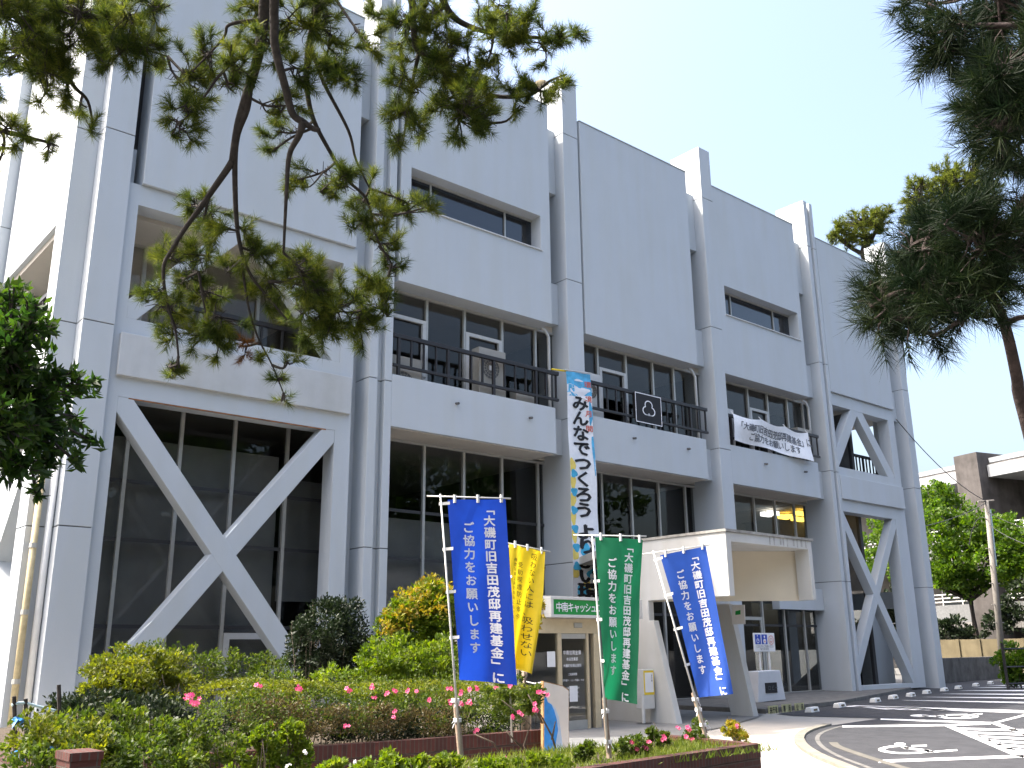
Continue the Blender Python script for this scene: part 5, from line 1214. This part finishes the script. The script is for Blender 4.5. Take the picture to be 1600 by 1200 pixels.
# ------------------------------------------------------------------ broadleaf tree at the left edge
DB = 5.2
lt = thing('broadleaf_tree', 'leafy green broadleaf tree reaching in from the left edge', 'tree', (-5.9, -13.4, -.1))
tr = [np.array([-5.9,-13.4,-.1]), np.array([-5.75,-13.2,1.0]), at(-60,760,DB), at(-20,640,DB), at(40,580,DB)]
MB().tube(smooth_line(tr, 4), np.linspace(.09, .02, 17), 8).build('trunk', 'bark', lt, smooth=True)
lb_ = [(0,480,48),(40,515,45),(20,590,62),(55,640,55),(92,612,34),(128,600,20),(40,690,50),(88,680,36),(70,735,30),(8,550,56),(0,670,50),(118,655,18),(145,600,9),(140,688,12),(110,720,16),(60,772,14),(-40,560,80),(-40,680,80),(15,450,22),(50,480,18),(75,510,22),(95,590,22),(30,735,28)]
rng = np.random.default_rng(77); P = []; Dd = []; tw = MB()
for x, y, r in lb_:
    c = at(x, y, DB+rng.uniform(-.4, .4)); R = r*DB/FPX; nt_ = max(3, int(20*(r/40)**2))
    j0 = at(20+(x-20)*.3, 620+(y-620)*.3, DB)
    for k in range(nt_):
        e = c+nrm(rng.normal(size=3))*R*rng.random()**.4; a = nrm(nrm(e-c)*.8+rng.normal(size=3)*.4+nrm(c-j0)*.5)
        tw.tube([c*.6+j0*.4, (c+e)/2, e], [.006, .004, .002], 4, cap=False)
        m = rng.integers(9, 16); tt = rng.random((m, 1)); dd = nrm(a+nrm(np.cross(a, rng.normal(size=(m, 3))))*.9)
        P.append(e-a*.12*tt+dd*.028); Dd.append(dd)
P = np.concatenate(P); Dd = np.concatenate(Dd)
V, F = leaf_quads(P, Dd, .066, .024, rng, .35); np_mesh('crown', V, F, 'leaf_tree', lt); tw.build('twigs', 'bark', lt, recalc=False)

# ------------------------------------------------------------------ background on the right
def blob_tree(name, label, base, top_r, blobs, mat, n, L, seed, group=None, limbs=6, W_=None, extra=()):
    t = thing(name, label, 'tree', tuple(base), group); base = np.asarray(base, float); rng = np.random.default_rng(seed)
    cm = np.mean([b[0] for b in blobs], 0); mb = MB(); fork = base*.45+cm*.55; fork[0:2] = base[0:2]*.8+cm[0:2]*.2
    mb.tube([base, (base+fork)/2+rng.normal(size=3)*.1, fork], [top_r, top_r*.8, top_r*.6], 8)
    for (c, r) in blobs: mb.tube([fork, (fork+np.asarray(c))/2+rng.normal(size=3)*.2, c], [top_r*.5, top_r*.3, top_r*.12], 6)
    mb.build('trunk', 'bark', t, smooth=True)
    foliage('crown', mat, blobs, n, L, W_ or L*.6, seed, t, lumps=34, lr=.26)
    for i, (m2, bl, nn) in enumerate(extra): foliage('crown', m2, bl, nn, L, W_ or L*.6, seed+9+i, t, lumps=24, lr=.26)
    return t
def db_(x, y, D, r): c = at(x, y, D); k = D/FPX; return (c, (r*k, r*k, r*k*.85))
DT = 63
bt = [db_(x, y, DT+dd, r) for x, y, r, dd in [(1455,800,30,0),(1480,790,34,1),(1465,850,36,-1),(1500,840,40,0),(1490,890,38,-1),(1470,905,26,-1),(1530,830,40,1),(1560,850,40,0),(1540,880,36,-1),(1580,830,34,1),(1600,860,40,1),(1590,900,30,0),(1450,770,20,1),(1520,910,30,0),(1575,880,30,0),(1400,850,34,2),(1375,880,30,2),(1420,880,34,1),(1390,820,28,2),(1350,860,26,3),(1420,820,26,1)]]
b0 = at(1531, 1000, DT); b0[2] = -.1
blob_tree('leafy_tree', 'bright green leafy tree behind the utility pole in front of the neighbouring building', tuple(b0), .22, bt, 'leaf_far', 26000, .24, 81)
bs = [db_(x, y, 40, r) for x, y, r in ((1580,1035,22),(1600,1030,26),(1590,1050,20),(1575,1050,14))]
sb = shrub('clipped_bush', 'bright green bush behind the black metal fence at the right edge', 'bush', bs, 'leaf_far', 2500, .16, .09, 83, lumps=16, lr=.3)
ds = [db_(x, y, 60, r) for x, y, r in ((1490,980,22),(1515,985,20),(1560,965,24),(1590,960,26),(1600,920,24),(1470,985,16))]
ds += [db_(x, y, 58, r) for x, y, r in ((1400,985,30),(1402,945,26),(1372,940,24),(1375,960,24),(1430,960,26),(1350,990,26))]
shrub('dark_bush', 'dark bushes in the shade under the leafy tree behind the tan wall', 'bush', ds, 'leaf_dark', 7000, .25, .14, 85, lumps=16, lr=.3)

# neighbouring building
GS = 1.22
PL, PR = [CAM[:2]+GS*(np.array(q)-CAM[:2]) for q in ((49.3, 8.9), (47.4, 2.2))]; ud = (PR-PL)/np.linalg.norm(PR-PL); nd = np.array([ud[1], -ud[0]])
if np.dot(nd, PL-CAM[:2]) < 0: nd = -nd
nb = thing('apartment_building', 'grey three storey building with stone pilaster and white roof edge at the right', 'building', (PL[0], PL[1], -.1))
def lb(s0, s1, d0, d1, z0, z1):      # box along the facade line
    P = [PL+ud*s*GS+nd*d*GS for s, d in ((s0, d0), (s1, d0), (s1, d1), (s0, d1))]; z0, z1 = [z if z < 0 else CAM[2]+GS*(z-CAM[2]) for z in (z0, z1)]
    mb = MB(); mb.add([(*p, z0) for p in P]+[(*p, z1) for p in P], [(0, 3, 2, 1), (4, 5, 6, 7), (0, 1, 5, 4), (1, 2, 6, 5), (2, 3, 7, 6), (3, 0, 4, 7)]); return mb
lb(-10, 24, 2.6, 12, -.1, 10.2).build('wall', 'bg_concrete', nb)
lb(-10, 3.2, -.3, 12, 10.1, 10.75).build('roof_edge', 'bg_white', nb); lb(4.82, 24, -.3, 12, 10.1, 10.75).build('roof_edge', 'bg_white', nb)
lb(-10, 3.2, -.1, 12, 10.90, 11.15).build('roof_edge', 'bg_white', nb); lb(4.82, 24, -.1, 12, 10.90, 11.15).build('roof_edge', 'bg_white', nb)
lb(-10, 24, -.05, 12, 10.751, 10.899).build('roof', 'bg_concrete', nb)
lb(3.27, 4.75, -.9, 2.5, -.1, 11.45).build('pilaster', 'bg_pilaster', nb)
lb(5.6, 5.70, 2.35, 2.5, 6.2, 9.9).build('down_pipe', 'bg_white', nb)
for s0, s1, z0, z1 in ((-1.6, 1.0, 7.0, 9.4), (6.0, 8.4, 7.0, 9.6), (-1.6, 1.0, 3.4, 5.8), (6.0, 8.4, 3.4, 5.8), (9.4, 12, 7.0, 9.6)):
    w_ = lb(s0, s1, 2.5, 2.59, z0, z1).build('window', 'bg_window', nb); lb(s0-.06, s0, 2.47, 2.6, z0, z1).build('frame', 'alu', w_); lb((s0+s1)/2-.03, (s0+s1)/2+.03, 2.47, 2.499, z0, z1).build('frame', 'alu', w_)
for z in (6.1, 2.6):
    for sa, sb_ in ((-10, 3.22), (4.8, 24)):
        lb(sa, sb_, -.3, 2.59, z-.35, z).build('balcony_slab', 'bg_concrete', nb); lb(sa, sb_, -.25, -.18, z+.01, z+.95).build('balcony_mesh', 'bg_mesh', nb)
        mb = MB()
        for q in (1.1, 1.3, 1.5):
            b2 = lb(sa, sb_, -.25, -.20, z+q, z+q+.06); mb.add(b2.v, b2.f)
        for k in range(int((sb_-sa)/1.3)):
            b2 = lb(sa+.3+k*1.3, sa+.36+k*1.3, -.24, -.21, z+.95, z+1.56); mb.add(b2.v, b2.f)
        mb.build('balcony_rail', 'alu_white', nb)
lb(-10, 24, 1.2, 2.58, -.1, 2.1).build('ground_floor', 'interior', nb)

# tan block wall, dark low wall, fences, utility pole with wires
tw_ = thing('block_wall', 'tan block wall running behind the dark low wall at the right', 'wall', tuple(at(1530, 1040, 40)*np.array([1, 1, 0])))
a = at(1452, 1040, 58); b = at(1700, 1045, 54)
mb = MB(); ta = at(1452, 1000, 58)[2]; d2 = nrm(np.array([b[0]-a[0], b[1]-a[1]])); n2 = np.array([-d2[1], d2[0]])*.15
P = [a[:2], b[:2], b[:2]+n2, a[:2]+n2]; mb.prism([tuple(p) for p in P], 'z', -.12, ta); mb.build('wall', 'tan_wall', tw_)
for i in range(7):
    q = a[:2]+(b[:2]-a[:2])*(i+.5)/7; MB().box(q[0]-.10, q[0]+.10, q[1]-.16, q[1]+.0, -.12, ta+.02).build('buttress', 'tan_wall', tw_)
dw = thing('low_wall', 'dark stained concrete low wall beyond the building corner', 'wall', (40, 2.9, -.1))
a = np.array([33.6, 2.15]); b = np.array([42.6, 3.0]); n2 = np.array([-.18, .98])*.25
P = [a, b, b+n2, a+n2]; mb = MB(); mb.prism([tuple(p) for p in P], 'z', -.12, .88); mb.build('wall', 'dark_wall', dw, bevel=.02)
rf = thing('corner_rail', 'thin grey tubular rail at the right corner of the hall', 'rail', (31.6, .9, -.1))
mb = MB(); z1 = 1.0; A1, A2 = np.array([31.5, .75, 0]), np.array([32.6, 1.2, 0])
mb.tube([A1+(0, 0, -.1), A1+(0, 0, z1), A2+(0, 0, z1), A2+(0, 0, -.1)], .035, 6); mb.build('tube', 'bg_concrete', rf)
MB().tube([(A1+A2)/2+(0, 0, -.1), (A1+A2)/2+(0, 0, z1-.03)], .03, 6).build('post', 'bg_concrete', rf)
bf = thing('metal_fence', 'black metal fence in front of the green bush at the right edge', 'fence', tuple(at(1575, 1060, 38)))
A1 = at(1574, 1066, 38); A1[2] = -.1; A2 = A1+np.array([6.0, -1.6, 0])
for k in range(4):
    q = A1+(A2-A1)*k/3; MB().tube([q, q+(0, 0, 1.55)], .05, 6).build('post', 'rail', bf)
for z in (1.35, .75, .2): MB().tube([A1+(0, 0, z), A2+(0, 0, z)], .03, 6).build('rail', 'rail', bf)
up = thing('utility_pole', 'tall grey concrete utility pole with wires in front of the leafy tree', 'utility pole', tuple(at(1560, 1000, 53)*np.array([1, 1, 0])))
p0 = at(1561, 1000, 53); p0[2] = -.1; p1 = at(1541, 783, 53.7); 
MB().tube([p0, p1], [.17, .11], 10).build('pole', 'pole_grey', up, smooth=True)
for f in (.30, .40, .52, .62, .72): q = p0+(p1-p0)*f; MB().tube([q+np.array([-.35, .1, 0]), q+np.array([.35, -.1, 0])], .025, 5).build('step_bolt', 'pole_grey', up)
MB().tube([p1+np.array([-.5, .2, -.05]), p1+np.array([.4, -.2, .05])], .05, 6).build('cross_arm', 'pole_grey', up)
MB().tube([p0+(p1-p0)*.62+np.array([.12, -.1, 0]), p0+(p1-p0)*.95+np.array([.12, -.1, 0])], .05, 6).build('cable_guard', 'fence_blue', up)
for (pa, da, pb2, dbb, sag) in (((1541, 783), 53.7, (1400, 655), 38, .4), ((1541, 786), 53.7, (1380, 830), 44, .3), ((1543, 800), 53.4, (1680, 830), 52, .4), ((1545, 820), 53.3, (1690, 850), 50, .6), ((1543, 812), 53.4, (1514, 852), 54, -.6)):
    A1, A2 = at(*pa, da), at(*pb2, dbb); pts = [A1+(A2-A1)*t-np.array([0, 0, sag*4*t*(1-t)]) for t in np.linspace(0, 1, 9)]
    MB().tube(pts, .018, 5).build('wire', 'wire', up)

# trees across the street, behind the photographer: out of view, mirrored in the windows and massed to dim the facade
rg = random.Random(6); tr0 = None
for i, (x, y, sc_, lab) in enumerate([(-22, -34, 1.0, 'wide leafy street tree opposite the braced corner bay'), (-9, -37, 1.15, 'tall leafy street tree opposite the hall'), (4, -36, .95, 'leafy street tree opposite the main piers'), (16, -38, 1.2, 'large leafy street tree opposite the porch'), (29, -35, 1.0, 'leafy street tree beyond the car park'), (43, -34, 1.1, 'farthest leafy street tree beyond the car park')]):
    if tr0 is None:
        bl = [((x+dx, y+dy, z), (r, r, r*.8)) for dx, dy, z, r in ((0, 0, 13.5, 3.6), (-3.4, .5, 10.5, 3.6), (3.6, -.5, 10.2, 3.7), (.5, 3.0, 9.5, 3.4), (-.5, -3, 9.8, 3.4), (-4.6, 0, 6.8, 3.2), (4.8, .3, 6.6, 3.2), (0, 1.6, 6.4, 3.4), (0, 0, 11, 3.6))]
        tr0 = blob_tree('street_tree', lab, (x, y, -.1), .35, bl, 'leaf_tree', 14000, .42, 91, 'trees across the street'); o = tr0
    else: o = copy_tree(tr0); o['label'] = lab
    move(o, (x, y, -.1), i*1.1); o.scale = (sc_*1.25, sc_*1.25, sc_*1.1)
